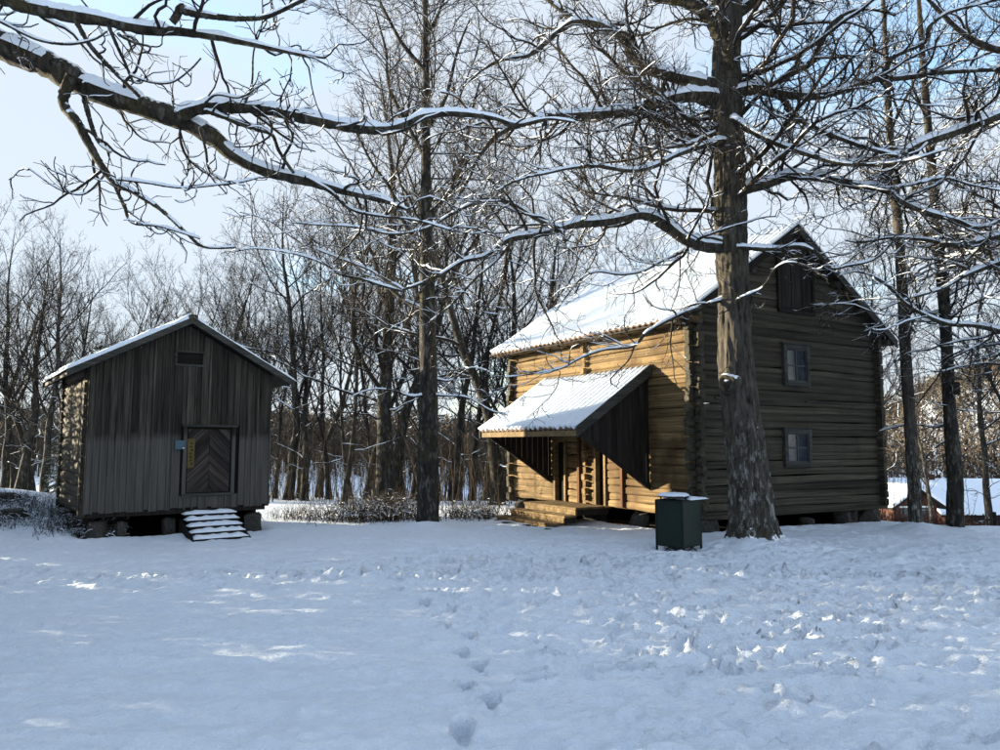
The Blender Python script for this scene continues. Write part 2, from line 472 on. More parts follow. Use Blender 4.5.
# the ground under both buildings stays bare and a little lower
for C_, a_, l_, w_, in ((HC, HA, HL, HW), (CC, CA, CL, CW)):
    lx, ly = local(GX, GY, C_, a_)
    inside = np.minimum(np.minimum(lx, w_ - lx), np.minimum(ly, l_ - ly))
    GZ -= 0.22 * sstep(-0.25, 0.25, inside)
    GZ += 0.05 * np.exp(-((inside + 0.45) / 0.3) ** 2)
ny, nx_ = GX.shape
V = np.stack([GX, GY, GZ], -1).reshape(-1, 3)
idx = np.arange(ny * nx_).reshape(ny, nx_)
F = np.stack([idx[:-1, :-1], idx[:-1, 1:], idx[1:, 1:], idx[1:, :-1]], -1).reshape(-1, 4)
ground = obj('snow_ground', new_mesh('snow_ground', V, F, True), M_SNOW)
tag(ground, kind='structure')
def gz(x, y):
    i = min(max(np.searchsorted(gx, x), 0), nx_ - 1); j = min(max(np.searchsorted(gy, y), 0), ny - 1)
    return float(GZ[j, i])

def earth_patch(name, C, a, x0, x1, y0, y1):
    n = 14; V = []; F = []
    for j in range(n + 1):
        for i in range(n + 1):
            lx = x0 + (x1 - x0) * i / n; ly = y0 + (y1 - y0) * j / n
            wx = C[0] + lx * math.cos(a) - ly * math.sin(a); wy = C[1] + lx * math.sin(a) + ly * math.cos(a)
            e = 0.35 if 0 < i < n and 0 < j < n else 0.0
            jit = pr.normal(0, .05)
            V.append((wx + jit, wy + jit, gz(wx, wy) + (0.06 if e else -0.06) + pr.uniform(0, .03)))
    for j in range(n):
        for i in range(n):
            k = j * (n + 1) + i; F.append((k, k + 1, k + n + 2, k + n + 1))
    o = obj(name, new_mesh(name, V, F, True), M_EARTH)
    tag(o, kind='structure')
earth_patch('bare_earth', HC, HA, -0.1, HW + 0.1, 0.05, HL)
earth_patch('bare_earth', CC, CA, -0.1, CW + 0.1, 0.0, CL)

# ------------------------------------------------------------------ shared pieces: logs, stones
def log_mesh(seed, sides=8, segs=6, dep=0.085, hgt=0.108, flat=0.52):
    r = np.random.default_rng(seed); V = []; F = []
    for k in range(segs + 1):
        x = k / segs; oy, oz = r.normal(0, .010), r.normal(0, .013); sc = r.uniform(.88, 1.08)
        for j in range(sides):
            a = 2 * math.pi * (j + .5) / sides
            c, s = math.cos(a), math.sin(a)
            c = math.copysign(abs(c) ** flat, c); s = math.copysign(abs(s) ** flat, s)
            V.append((x, oy + c * dep * sc, oz + s * hgt * sc))
    for k in range(segs):
        for j in range(sides):
            F.append((k * sides + j, (k + 1) * sides + j, (k + 1) * sides + (j + 1) % sides, k * sides + (j + 1) % sides))
    F.append(tuple(range(sides))); F.append(tuple(range(segs * sides, (segs + 1) * sides))[::-1])
    me = new_mesh('log', V, F)
    for p in me.polygons: p.use_smooth = len(p.vertices) == 4
    return me
def log_set(m, n, seed, **kw):
    out = []
    for k in range(n):
        me = log_mesh(seed + k, **kw); me.materials.append(m); out.append(me)
    return out

def stone_mesh(seed):
    import bmesh
    bm = bmesh.new(); bmesh.ops.create_icosphere(bm, subdivisions=2, radius=1)
    r = np.random.default_rng(seed); k = r.uniform(-1, 1, (5, 3)); ph = r.uniform(0, 6, 5)
    for v in bm.verts:
        d = 1 + sum(0.11 * math.sin(2.2 * float(np.dot(k[i], v.co)) * 2 + ph[i]) for i in range(5))
        for ax in range(3): v.co[ax] = math.copysign(min(abs(v.co[ax]) * d, 0.66 + 0.1 * r.uniform()), v.co[ax])
    me = bpy.data.meshes.new('stone'); bm.to_mesh(me); bm.free(); me.materials.append(M_STONE)
    return me
STONES = [stone_mesh(s) for s in range(5)]
def stone(parent, x, y, z, sx, sy, sz):
    o = obj('stone', random.choice(STONES), None, parent, (x, y, z), (random.uniform(-.15, .15), random.uniform(-.15, .15), random.uniform(0, 6.28)), (sx, sy, sz))
    return o

def corrugated(name, P0, eu, ev, Lu, Lv, pitch, amp, thick, mat_, parent, rows=18, wav=0.012, lift=0.0, under=True, seed=1, edge=0.0, smooth=True):
    """ribbed sheet: ribs run along ev, repeat along eu; normal = eu x ev"""
    P0, eu, ev = map(lambda q: np.array(q, float), (P0, eu, ev))
    n = np.cross(eu, ev); n /= np.linalg.norm(n)
    nu = int(round(Lu / pitch)) * 6
    u = np.linspace(0, Lu, nu + 1); v = np.linspace(0, Lv, rows + 1)
    U, Vv = np.meshgrid(u, v)
    ph = 2 * np.pi * U / pitch
    rib = (0.5 + 0.5 * np.cos(ph)) ** 0.8
    step = (Vv / 0.36) % 1.0
    h = amp * rib + 0.012 * (1 - step) + wav * vnoise(U * 0.7, Vv * 0.7, seed) + 0.006 * vnoise(U * 4.1, Vv * 4.1, seed + 1) + lift
    if edge: h = h * 1.0
    jag = edge * (vnoise(U * 9, Vv * 0 + 3, seed + 5)) * (Vv < 1e-6)
    T = P0 + U[..., None] * eu + (Vv + jag)[..., None] * ev + h[..., None] * n
    top = T.reshape(-1, 3)
    m, k = U.shape
    I = np.arange(m * k).reshape(m, k)
    Fq = [np.stack([I[:-1, :-1], I[:-1, 1:], I[1:, 1:], I[1:, :-1]], -1).reshape(-1, 4)]
    bot = (T - thick * n).reshape(-1, 3); J = I + m * k
    Fq.append(np.stack([J[:-1, :-1], J[1:, :-1], J[1:, 1:], J[:-1, 1:]], -1).reshape(-1, 4))
    for A, B in ((I[0], J[0]), (I[-1][::-1], J[-1][::-1]), (I[:, 0][::-1], J[:, 0][::-1]), (I[:, -1], J[:, -1])):
        Fq.append(np.stack([A[:-1], B[:-1], B[1:], A[1:]], -1))
    me = new_mesh(name, np.concatenate([top, bot]), np.concatenate(Fq), smooth)
    return obj(name, me, mat_, parent)

# ------------------------------------------------------------------ the two-storey log house
house = thing('log_house', 'two-storey timber log house with sunlit long wall, lean-to porch and snowy ribbed roof', 'log house', (HC[0], HC[1], 0), HA)
LH = 0.2
ZB = 0.48
ZEAVE = 5.22; OE = 0.62; OV = 0.34; ZR = 8.05
SLOPE = (ZR - ZEAVE) / (HW / 2 + OE)
def roofz(x): return ZR - SLOPE * abs(x - HW / 2)
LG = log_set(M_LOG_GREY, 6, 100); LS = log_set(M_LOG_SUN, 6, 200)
PROJ = 0.24
doors = [(3.28, 3.70), (5.13, 5.66)]               # openings along the sunny wall
DOORTOP = 2.25
def put_log(x0, y0, x1, y1, z, meshes, name='log'):
    d = math.hypot(x1 - x0, y1 - y0)
    return obj(name, random.choice(meshes), None, house, (x0, y0, z), (random.uniform(0, 1) * 0, 0, math.atan2(y1 - y0, x1 - x0)), (d, random.uniform(.9, 1.12), random.uniform(.92, 1.1)))
k = 0
z = ZB + LH / 2
while z < roofz(0) - 0.1:                          # long walls (x = 0 and x = HW)
    e0, e1 = -.06, HL + PROJ + random.uniform(-.05, .05)
    obj('log_end', random.choice(LG), None, house, (0, -.062, z), (0, 0, -math.pi / 2), (PROJ - .06 + random.uniform(-.04, .05), 1.02, random.uniform(.9, 1.0)))  # corner ends of the golden logs, grey wood standing in for shade
    cuts = sorted(doors) if z < DOORTOP else []
    y = e0
    for (a, b) in cuts + [(e1, e1)]:
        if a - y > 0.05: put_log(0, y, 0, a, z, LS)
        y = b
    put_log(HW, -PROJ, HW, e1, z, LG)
    k += 1; z += LH
z = ZB                                             # gables, half a log lower
while z < ZR - 0.25:
    half = HW / 2 + PROJ if z < roofz(0) - .2 else (ZR - z) / SLOPE - 0.12
    for yy in (0, HL):
        j0, j1 = random.uniform(-.05, .05), random.uniform(-.05, .05)
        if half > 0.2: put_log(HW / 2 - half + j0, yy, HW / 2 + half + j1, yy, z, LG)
    z += LH
z = ZB
while z < roofz(0) - .3:                           # the cross wall's log ends showing in the long wall
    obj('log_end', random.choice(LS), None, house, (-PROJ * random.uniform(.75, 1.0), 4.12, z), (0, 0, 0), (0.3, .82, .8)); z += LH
# drip ledge between the storeys
for a, b in ((0.6, 2.7), (4.0, HW + .1)):
    box('ledge', (a, b, -0.135, -0.06, 3.30, 3.335), M_TRIM, house)
# windows in the gable
def window(x0, x1, z0, z1, boards=False):
    w = box('window', (x0 + .07, x1 - .07, -0.10, 0.02, z0 + .07, z1 - .07), M_BLACK, house, 0)
    f = 0.13
    box('frame', (x0, x0 + f, -0.17, -0.05, z0, z1), M_TRIM, w); box('frame', (x1 - f, x1, -0.17, -0.05, z0, z1), M_TRIM, w)
    box('frame', (x0 + f + .002, x1 - f - .002, -0.165, -0.05, z1 - f, z1), M_TRIM, w); box('frame', (x0 + f + .002, x1 - f - .002, -0.165, -0.05, z0, z0 + f), M_TRIM, w)
    box('hood', (x0 - .09, x1 + .09, -0.215, -0.04, z1 + .003, z1 + .035), M_TRIM, w)
    a, b, c, d = x0 + f, x1 - f, z0 + f, z1 - f
    mx_, mz_ = (a + b) / 2, (c + d) / 2; s = 0.022
    for i in range(2):
        for j in range(2):
            xa, xb = (a + .02, mx_ - s) if i == 0 else (mx_ + s, b - .02)
            za_, zb_ = (c + .02, mz_ - s) if j == 0 else (mz_ + s, d - .02)
            box('pane', (xa, xb, -0.113, -0.107, za_, zb_), M_GLASS, w, 0, rot=(0, 0, 0))
    box('glazing_bar', (mx_ - s, mx_ + s, -0.132, -0.103, c, d), M_SASH, w, 0.003)
    box('glazing_bar', (a, mx_ - s - .002, -0.130, -0.103, mz_ - s, mz_ + s), M_SASH, w, 0.003); box('glazing_bar', (mx_ + s + .002, b, -0.130, -0.103, mz_ - s, mz_ + s), M_SASH, w, 0.003)
    for q in ((a, a + .025, c, d), (b - .025, b, c, d)):
        box('sash', (q[0], q[1], -0.138, -0.101, q[2], q[3]), M_SASH, w, 0.003)
    for q in ((c, c + .03), (d - .025, d)):
        box('sash', (a + .027, b - .027, -0.136, -0.101, q[0], q[1]), M_SASH, w, 0.003)
M_SASH = simple('sash_paint', (0.035, 0.039, 0.046), 0.6, 0.3, 0.15, 9, 0)
window(3.12, 4.17, 3.72, 4.82)
window(3.04, 4.13, 1.60, 2.60)
# loft hatch of dark boards
lh = box('loft_hatch', (3.1, 4.4, -0.11, 0.03, 5.76, 7.12), M_BLACK, house, 0)
for i in range(6):
    box('plank', (3.14 + i * .205, 3.335 + i * .205, -0.135 + .006 * (i % 2), -0.112, 5.80, 7.08), M_DARKWOOD, lh)
box('frame', (3.0, 4.5, -0.165, -0.09, 5.66, 5.755), M_DARKWOOD, lh); box('frame', (3.0, 4.5, -0.165, -0.09, 7.125, 7.22), M_DARKWOOD, lh)
box('frame', (3.0, 3.098, -0.16, -0.09, 5.757, 7.123), M_DARKWOOD, lh); box('frame', (4.402, 4.5, -0.16, -0.09, 5.757, 7.123), M_DARKWOOD, lh)
# doors in the sunny wall: dark leaves deep in their openings, light posts beside them
for a, b in doors:
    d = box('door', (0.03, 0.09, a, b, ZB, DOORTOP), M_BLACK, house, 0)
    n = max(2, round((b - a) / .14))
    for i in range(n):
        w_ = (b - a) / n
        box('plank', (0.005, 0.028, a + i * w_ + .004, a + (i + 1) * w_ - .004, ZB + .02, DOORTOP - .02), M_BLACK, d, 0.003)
    for q in (a, b):
        box('door_post', (-0.14, 0.1, q - .045, q + .045, ZB, DOORTOP + .05), M_TRIM_SUN, house)
for y in (4.45, 2.56):
    box('wall_batten', (-0.155, -0.075, y - .05, y + .05, 0.52, 2.5), M_REDWOOD, house)
# roof
sl_len = math.hypot(HW / 2 + OE, ZR - ZEAVE)
cs, sn_ = (HW / 2 + OE) / sl_len, (ZR - ZEAVE) / sl_len
Lr = HL + 2 * OV
roof = poly_slab('roof', [(-OE, -OV, ZEAVE - .06), (HW / 2, -OV, ZR - .06), (HW / 2, -OV, ZR - .14), (-OE, -OV, ZEAVE - .14)], (0, Lr, 0), M_DARKWOOD, house, 0)
poly_slab('roof_deck', [(HW / 2 + .002, -OV, ZR - .06), (HW + OE, -OV, ZEAVE - .06), (HW + OE, -OV, ZEAVE - .14), (HW / 2 + .002, -OV, ZR - .14)], (0, Lr, 0), M_DARKWOOD, roof, 0)
# ribs on the sunny slope: eu along the eave (from far to near so the normal points up), ev up the slope
tag(corrugated('roof_tiles', (-OE - .05, Lr - OV + .02, ZEAVE - .085), (0, -1, 0), (cs, 0, sn_), Lr + .04, sl_len + .05, 0.222, 0.05, 0.03, M_TILE, roof, wav=.012), kind='stuff')
tag(corrugated('snow_cover', (-OE - .06, Lr - OV + .03, ZEAVE - .035), (0, -1, 0), (cs, 0, sn_), Lr + .06, sl_len + .07, 0.222, 0.085, 0.045, M_SNOW2, roof, wav=.03, seed=4, edge=.03, rows=30), kind='stuff')
tag(corrugated('roof_tiles', (HW + OE + .05, -OV - .02, ZEAVE - .085), (0, 1, 0), (-cs, 0, sn_), Lr + .04, sl_len + .05, 0.222, 0.05, 0.03, M_TILE, roof), kind='stuff')
tag(corrugated('snow_cover', (HW + OE + .06, -OV - .03, ZEAVE - .035), (0, 1, 0), (-cs, 0, sn_), Lr + .06, sl_len + .07, 0.222, 0.045, 0.06, M_SNOW2, roof, wav=.02, seed=8, edge=.03), kind='stuff')
def slope_board(name, xo, y0, y1, up0, up1, mat_, parent, left=True):
    """board following the roof slope on one gable"""
    sgn = 1 if left else -1
    xe = -OE - .04 if left else HW + OE + .04
    xr = HW / 2
    a, b = (xe, ZEAVE - .02), (xr, ZR - .02)
    return poly_slab(name, [(a[0], y0, a[1] + up0), (b[0], y0, b[1] + up0), (b[0], y0, b[1] + up1), (a[0], y0, a[1] + up1)], (0, y1 - y0, 0), mat_, parent)
for y0 in (-OV - .045, HL + OV + .005):
    slope_board('barge_board', 0, y0, y0 + .04, -.21, 0.02, M_DARKWOOD, roof, True)
    slope_board('barge_board', 0, y0, y0 + .04, -.21, 0.02, M_TRIM, roof, False)
# eave beam and rafter ends
box('eave_beam', (-.42, -.26, -.5, HL + .5, ZEAVE - .13 - .16 + .16, ZEAVE - .13 + .02 + .1), M_LOG_SUN, roof, .02)
for i in range(9):
    y = 0.3 + i * (HL - .6) / 8
    box('rafter_end', (-OE + .05, -.02, y - .05, y + .05, ZEAVE - .13, ZEAVE - .03), M_DARKWOOD, roof, .006, rot=(0, -math.atan(SLOPE) * 0, 0))
for xp in (0.9, 1.9, HW - 1.9, HW - .9, HW + .32):
    for y0, y1 in ((-OV + .02, 0.05),):
        zc = roofz(xp) - .27
        obj('purlin_end', random.choice(LG), None, roof, (xp, y0, zc), (0, 0, math.pi / 2), (y1 - y0, 1.0, .8))

# lean-to porch roof on two boarded brackets
PY0, PY1, PD, PZT, PZE = 1.40, 6.02, 2.42, 4.16, 2.56
pl = math.hypot(PD, PZT - PZE); pc, ps = PD / pl, (PZT - PZE) / pl
porch = poly_slab('porch_roof', [(-PD, PY0, PZE - .02), (-.06, PY0, PZT - .02), (-.06, PY0, PZT - .07), (-PD, PY0, PZE - .07)], (0, PY1 - PY0, 0), M_DARKWOOD, house, 0)
tag(corrugated('roof_tiles', (-PD - .05, PY1 + .02, PZE - .02), (0, -1, 0), (pc, 0, ps), PY1 - PY0 + .04, pl, .222, .05, .03, M_TILE, porch, rows=12), kind='stuff')
tag(corrugated('snow_cover', (-PD - .06, PY1 + .03, PZE + .03), (0, -1, 0), (pc, 0, ps), PY1 - PY0 + .06, pl - .05, .222, .08, .04, M_SNOW2, porch, rows=20, seed=14, edge=.03), kind='stuff')
for y0 in (PY0 - .05, PY1 + .005):
    poly_slab('barge_board', [(-PD - .08, y0, PZE - .20), (-.1, y0, PZT - .2), (-.1, y0, PZT + .09), (-PD - .08, y0, PZE + .07)], (0, .045, 0), M_TRIM, porch)
box('fascia', (-PD - .04, -PD + .0, PY0 - .02, PY1, PZE - .17, PZE - .03), M_TRIM_SUN, porch)
for yb in (PY0 + .13, PY1 - .13):
    br = poly_slab('bracket', [(-.10, yb - .03, 1.06), (-.10, yb - .03, PZT - .14), (-.19, yb - .03, PZT - .18), (-.19, yb - .03, 1.08)], (0, .06, 0), M_DARKWOOD, porch)
    n = 11; x_in, x_out = -.2, -PD + .12
    for i in range(n):                             # upright boards cut along the slanting lower edge
        xa = x_in + (x_out - x_in) * i / n; xb = x_in + (x_out - x_in) * (i + 1) / n + .008
        def zt(x): return PZT - .13 + (x + .06) * (PZT - PZE) / (PD - .06)
        def zl(x): return 1.07 + (x_in - x) / (x_in - x_out) * (PZE - .12 - 1.07)
        if zt(xb) - zl(xb) < .02: xb = xa + (x_out - x_in) / n * .6
        off = .008 * (i % 2)
        poly_slab('board', [(xa, yb - .02 + off, zl(xa)), (xa, yb - .02 + off, zt(xa)), (xb, yb - .02 + off, max(zt(xb), zl(xb) + .02)), (xb, yb - .02 + off, zl(xb))], (0, .025, 0), M_DARKWOOD, br, .003)
    poly_slab('brace', [(-.10, yb - .07, 1.02), (-.10, yb - .07, 1.16), (x_out - .02, yb - .07, PZE - .06), (x_out - .02, yb - .07, PZE - .17)], (0, .045, 0), M_DARKWOOD, br)
# plank steps up to the doors, on flat stones
def step(y0, y1, xo, xi, z0, z1, skew=0.0):
    st = thing_part('step', house)
    n = max(2, round((xi - xo) / .2))
    for i in range(n):
        xa = xo + (xi - xo) * i / n; xb = xo + (xi - xo) * (i + 1) / n - .006
        box('tread', (xa, xb, y0 + random.uniform(-.04, .04), y1 + random.uniform(-.04, .04), z1 - .055, z1 + random.uniform(-.004, .004)), M_LOG_SUN, st, .006)
    box('riser', (xo + .02, xo + .07, y0 + .03, y1 - .02, z0, z1 - .058), M_LOG_SUN, st, .006)
    for yy in (y0 + .04, y1 - .1):
        box('stringer', (xo + .075, xi - .01, yy, yy + .06, z0 - .02, z1 - .06), M_DARKWOOD, st, .004)
def thing_part(name, parent):
    return obj(name, None, parent=parent)
step(3.05, 5.55, -1.30, -.14, .33, .53)
step(3.00, 5.65, -1.72, -1.30, .15, .34)
step(2.95, 5.75, -2.12, -1.72, -.04, .16)
for i in range(6):
    stone(house, -2.2 + random.uniform(-.06, .06), 2.9 + i * .62, -.05, .3, .36, .15)
# foundation stones
for x, y in ((0.15, 0.1), (.5, .15), (5.9, .25), (6.9, .15), (6.4, .4), (0.15, 2.2), (.3, 4.2), (.2, 6.2), (0.1, 7.7), (HW - .2, 2.5), (HW - .2, 5), (HW - .2, HL - .3), (4.5, HL - .2), (2.2, HL - .2), (3.6, 4), (1.5, 6)):
    stone(house, x, y, .10, random.uniform(.34, .5), random.uniform(.3, .42), .42)
obj('stone', STONES[1], None, house, (4.35, .25, .05), (0, .3, .4), (.42, .3, .22))
for x0, x1, y0, y1 in ((0.35, HW - .3, HL - .35, HL - .25), (HW - .32, HW - .22, .4, HL - .4)):   # added walls that keep light out of the crawl space
    box('crawl_light_stop', (x0, x1, y0, y1, -.3, ZB), M_EARTH, house, .02)

# ------------------------------------------------------------------ the small boarded storehouse
cabin = thing('wooden_storehouse', 'small grey board-clad storehouse raised on stones, with herringbone door and snowy steps', 'storehouse', (CC[0], CC[1], 0), CA)
CZB, CZE, CZR, COE, COV = 0.62, 3.86, 5.28, 0.52, 0.42
CS = (CZR - CZE) / (CW / 2 + COE)
def croof(x): return CZR - CS * abs(x - CW / 2)
DX0, DX1, DZ0, DZ1 = 2.13, 3.22, 0.97, 2.62
VX0, VX1, VZ0, VZ1 = 1.82, 2.44, 4.17, 4.47
def board(x0, x1, z0, z1a, z1b, yf, th, name='board'):
    V = [(x0, yf, z0), (x1, yf, z0), (x1, yf + th, z0), (x0, yf + th, z0), (x0, yf, z1a), (x1, yf, z1b), (x1, yf + th, z1b), (x0, yf + th, z1a)]
    return obj(name, bevelled(name, V, BOXF, .003), M_BOARD, cabin)
nb = 27
edges = [0.0]
for i in range(nb): edges.append(edges[-1] + random.uniform(.75, 1.3))
edges = [e / edges[-1] * (CW + .1) - .05 for e in edges]
def spans(x0, x1):
    """vertical stretches of wall left free by the door and the vent"""
    z0, tops = CZB + random.uniform(-.03, .03), []
    cut = []
    if x1 > DX0 - .05 and x0 < DX1 + .05: cut.append((DZ0 - .03, DZ1 + .05))
    if x1 > VX0 and x0 < VX1: cut.append((VZ0, VZ1))
    return z0, cut
for i in range(nb):
    x0, x1 = edges[i] + .003, edges[i + 1] - .003
    z0, cut = spans(x0, x1)
    yf = -.105 + random.uniform(-.014, .014)
    ta, tb = croof(x0) - .12, croof(x1) - .12
    for c0, c1 in cut:
        board(x0, x1, z0, c0, c0, yf, .024); z0 = c1
    board(x0, x1, z0, ta, tb, yf, .024)
for i in range(1, nb):                             # thin cover strips over the joints
    if random.random() < .22: continue
    x0, x1 = edges[i] - random.uniform(.016, .026), edges[i] + random.uniform(.016, .026)
    z0, cut = spans(x0, x1)
    for c0, c1 in cut:
        board(x0, x1, z0, c0, c0, -.143, .03, 'cover_strip'); z0 = c1
    board(x0, x1, z0, croof(x0) - .12, croof(x1) - .12, -.143, .03, 'cover_strip')
box('corner_board', (-.075, -.053, -.13, .06, CZB - .02, croof(0) - .14), M_BOARD, cabin)
box('corner_board', (CW + .053, CW + .075, -.13, .06, CZB - .02, croof(CW) - .14), M_BOARD, cabin)
box('wall_backing', (0.0, CW, -.07, -.02, CZB, CZE + .1), M_BLACK, cabin, 0)
poly_slab('gable_backing', [(0.0, -.07, CZE + .1), (CW, -.07, CZE + .1), (CW / 2, -.07, CZR - .2)], (0, .05, 0), M_BLACK, cabin, 0)
poly_slab('gable_backing', [(0.0, CL, CZB), (CW, CL, CZB), (CW, CL, CZE + .1), (CW / 2, CL, CZR - .2), (0, CL, CZE + .1)], (0, .05, 0), M_DARKWOOD, cabin, 0)
# vent frame
vn = box('vent', (VX0 + .01, VX1 - .01, -.085, -.072, VZ0 + .01, VZ1 - .01), M_BLACK, cabin, 0)
for b_ in ((VX0 - .05, VX1 + .05, VZ1 - .01, VZ1 + .045), (VX0 - .05, VX1 + .05, VZ0 - .045, VZ0 + .01), (VX0 - .05, VX0 + .005, VZ0 + .012, VZ1 - .012), (VX1 - .005, VX1 + .05, VZ0 + .012, VZ1 - .012)):
    box('frame', (b_[0], b_[1], -.145, -.10, b_[2], b_[3]), M_TRIM, vn)
# herringbone door
dr = box('door', (DX0, DX1, -.085, -.074, DZ0, DZ1), M_BLACK, cabin, 0)
mid = (DX0 + DX1) / 2
hp = 0.205
zc = DZ0 - .55
while zc < DZ1:
    for sgn in (-1, 1):                            # planks rise towards the middle
        hw = (DX1 - DX0) / 2 - .035
        pts = []
        # strip between two parallel slanting lines, clipped to the door leaf
        a0, a1 = zc + .006, zc + hp - .006
        poly = [(0, a0 + hw), (hw, a0), (hw, a1), (0, a1 + hw)]
        def clip(poly, keep, inter):
            out = []
            for i in range(len(poly)):
                p, q = poly[i], poly[(i + 1) % len(poly)]
                if keep(p): out.append(p)
                if keep(p) != keep(q): out.append(inter(p, q))
            return out
        for lim, up in ((DZ0 + .03, True), (DZ1 - .05, False)):
            keep = (lambda p, l=lim: p[1] >= l) if up else (lambda p, l=lim: p[1] <= l)
            inter = lambda p, q, l=lim: (p[0] + (q[0] - p[0]) * (l - p[1]) / (q[1] - p[1]), l)
            if poly: poly = clip(poly, keep, inter)
        if len(poly) >= 3:
            yo = -.1 - random.uniform(0, .006)
            me = [(mid + sgn * (p[0] + .004), yo, p[1]) for p in poly]
            if sgn < 0: me = me[::-1]
            ox, oz = mid + sgn * hw / 2, zc
            rot = -sgn * -math.pi / 4
            # local x along the plank so that the grain follows it
            ca, sa = math.cos(-sgn * math.pi / 4), math.sin(-sgn * math.pi / 4)
            L2 = [((p[0] - ox) * ca + (p[2] - oz) * sa, 0.0, -(p[0] - ox) * sa + (p[2] - oz) * ca) for p in me]
            o = poly_slab('plank', L2, (0, .02, 0), M_DOORWOOD, dr, .004)
            o.location = (ox, yo, oz); o.rotation_euler = (0, sgn * math.pi / 4, 0)
    zc += hp
box('frame', (DX0 - .09, DX0 - .003, -.15, -.09, DZ0 - .1, DZ1 + .0), M_BOARD, dr)
box('frame', (DX1 + .003, DX1 + .09, -.15, -.09, DZ0 - .1, DZ1 + .0), M_BOARD, dr)
box('lintel', (DX0 - .13, DX1 + .13, -.18, -.09, DZ1 + .003, DZ1 + .07), M_TRIM, dr)
box('threshold', (DX0 - .09, DX1 + .09, -.17, -.09, DZ0 - .06, DZ0 + .015), M_TRIM, dr)
box('latch', (DX1 - .2, DX1 - .12, -.135, -.11, 1.75, 1.85), M_GREEN_D, dr)
# log walls at the sides
LC = log_set(M_LOG_CABIN, 5, 300, dep=.12, hgt=.165)
z = CZB + .14; k = 0
while z < croof(0) - .1:
    for xx in (0.0, CW):
        obj('log', random.choice(LC), None, cabin, (xx, -.05, z), (0, 0, math.pi / 2), (CL + .3 + random.uniform(-.05, .05), 1, random.uniform(.92, 1.06)))
    k += 1; z += .29
z = CZB
while z < croof(0) - .2:
    obj('log_end', random.choice(LC), None, cabin, (-.15, .1, z), (0, 0, 0), (.2, .8, .8)); obj('log_end', random.choice(LC), None, cabin, (-.16, CL - .05, z), (0, 0, 0), (.2, .8, .8)); z += .29
# roof
csl = math.hypot(CW / 2 + COE, CZR - CZE); cc_, cs_ = (CW / 2 + COE) / csl, (CZR - CZE) / csl
CLr = CL + 2 * COV
croof_o = poly_slab('roof', [(-COE, -COV, CZE), (CW / 2, -COV, CZR), (CW / 2, -COV, CZR - .09), (-COE, -COV, CZE - .09)], (0, CLr, 0), M_DARKWOOD, cabin, 0)
poly_slab('roof_deck', [(CW / 2 + .002, -COV, CZR), (CW + COE, -COV, CZE), (CW + COE, -COV, CZE - .09), (CW / 2 + .002, -COV, CZR - .09)], (0, CLr, 0), M_DARKWOOD, croof_o, 0)
for sgn in (0, 1):
    for y0 in (-COV - .04, CL + COV + .003):
        xe = -COE - .05 if sgn == 0 else CW + COE + .05
        poly_slab('barge_board', [(xe, y0, CZE - .15), (CW / 2, y0, CZR - .12), (CW / 2, y0, CZR + .05), (xe, y0, CZE + .02)], (0, .035, 0), M_TRIM, croof_o)
def snow_sheet(name, P0, eu, ev, Lu, Lv, thick, parent, seed, nu=44, nv=36, ragged=.08):
    P0, eu, ev = map(lambda q: np.array(q, float), (P0, eu, ev)); n = np.cross(eu, ev)
    U, Vv = np.meshgrid(np.linspace(0, Lu, nu + 1), np.linspace(0, Lv, nv + 1))
    ed = np.minimum(np.minimum(U, Lu - U), np.minimum(Vv, Lv - Vv + .3))
    h = thick * np.sqrt(np.clip(ed / .09, 0.02, 1)) * (1 + .35 * vnoise(U * 2, Vv * 2, seed) + .2 * vnoise(U * 7, Vv * 7, seed + 1))
    jv = ragged * vnoise(U * 5, Vv * 0 + 1.5, seed + 2) * (1 - sstep(0, .3, Vv))
    T = P0 + U[..., None] * eu + (Vv + jv)[..., None] * ev + h[..., None] * n
    I = np.arange(U.size).reshape(U.shape)
    B = T - (h + .004)[..., None] * n
    J = I + U.size
    Fq = [np.stack([I[:-1, :-1], I[:-1, 1:], I[1:, 1:], I[1:, :-1]], -1).reshape(-1, 4)]
    for A, C_ in ((I[0], J[0]), (I[-1][::-1], J[-1][::-1]), (I[:, 0][::-1], J[:, 0][::-1]), (I[:, -1], J[:, -1])):
        Fq.append(np.stack([A[:-1], C_[:-1], C_[1:], A[1:]], -1))
    return obj(name, new_mesh(name, np.concatenate([T.reshape(-1, 3), B.reshape(-1, 3)]), np.concatenate(Fq), True), M_SNOW2, parent)
tag(snow_sheet('snow_cover', (-COE - .06, CLr - COV + .02, CZE + .012), (0, -1, 0), (cc_, 0, cs_), CLr + .08, csl + .06, .085, croof_o, 31), kind='stuff')
tag(snow_sheet('snow_cover', (CW + COE + .06, -COV - .06, CZE + .012), (0, 1, 0), (-cc_, 0, cs_), CLr + .08, csl + .06, .06, croof_o, 37), kind='stuff')
obj('ridge_cap', random.choice(LC), None, croof_o, (CW / 2, -COV - .06, CZR + .03), (0, 0, math.pi / 2), (CLr + .1, .9, .45))
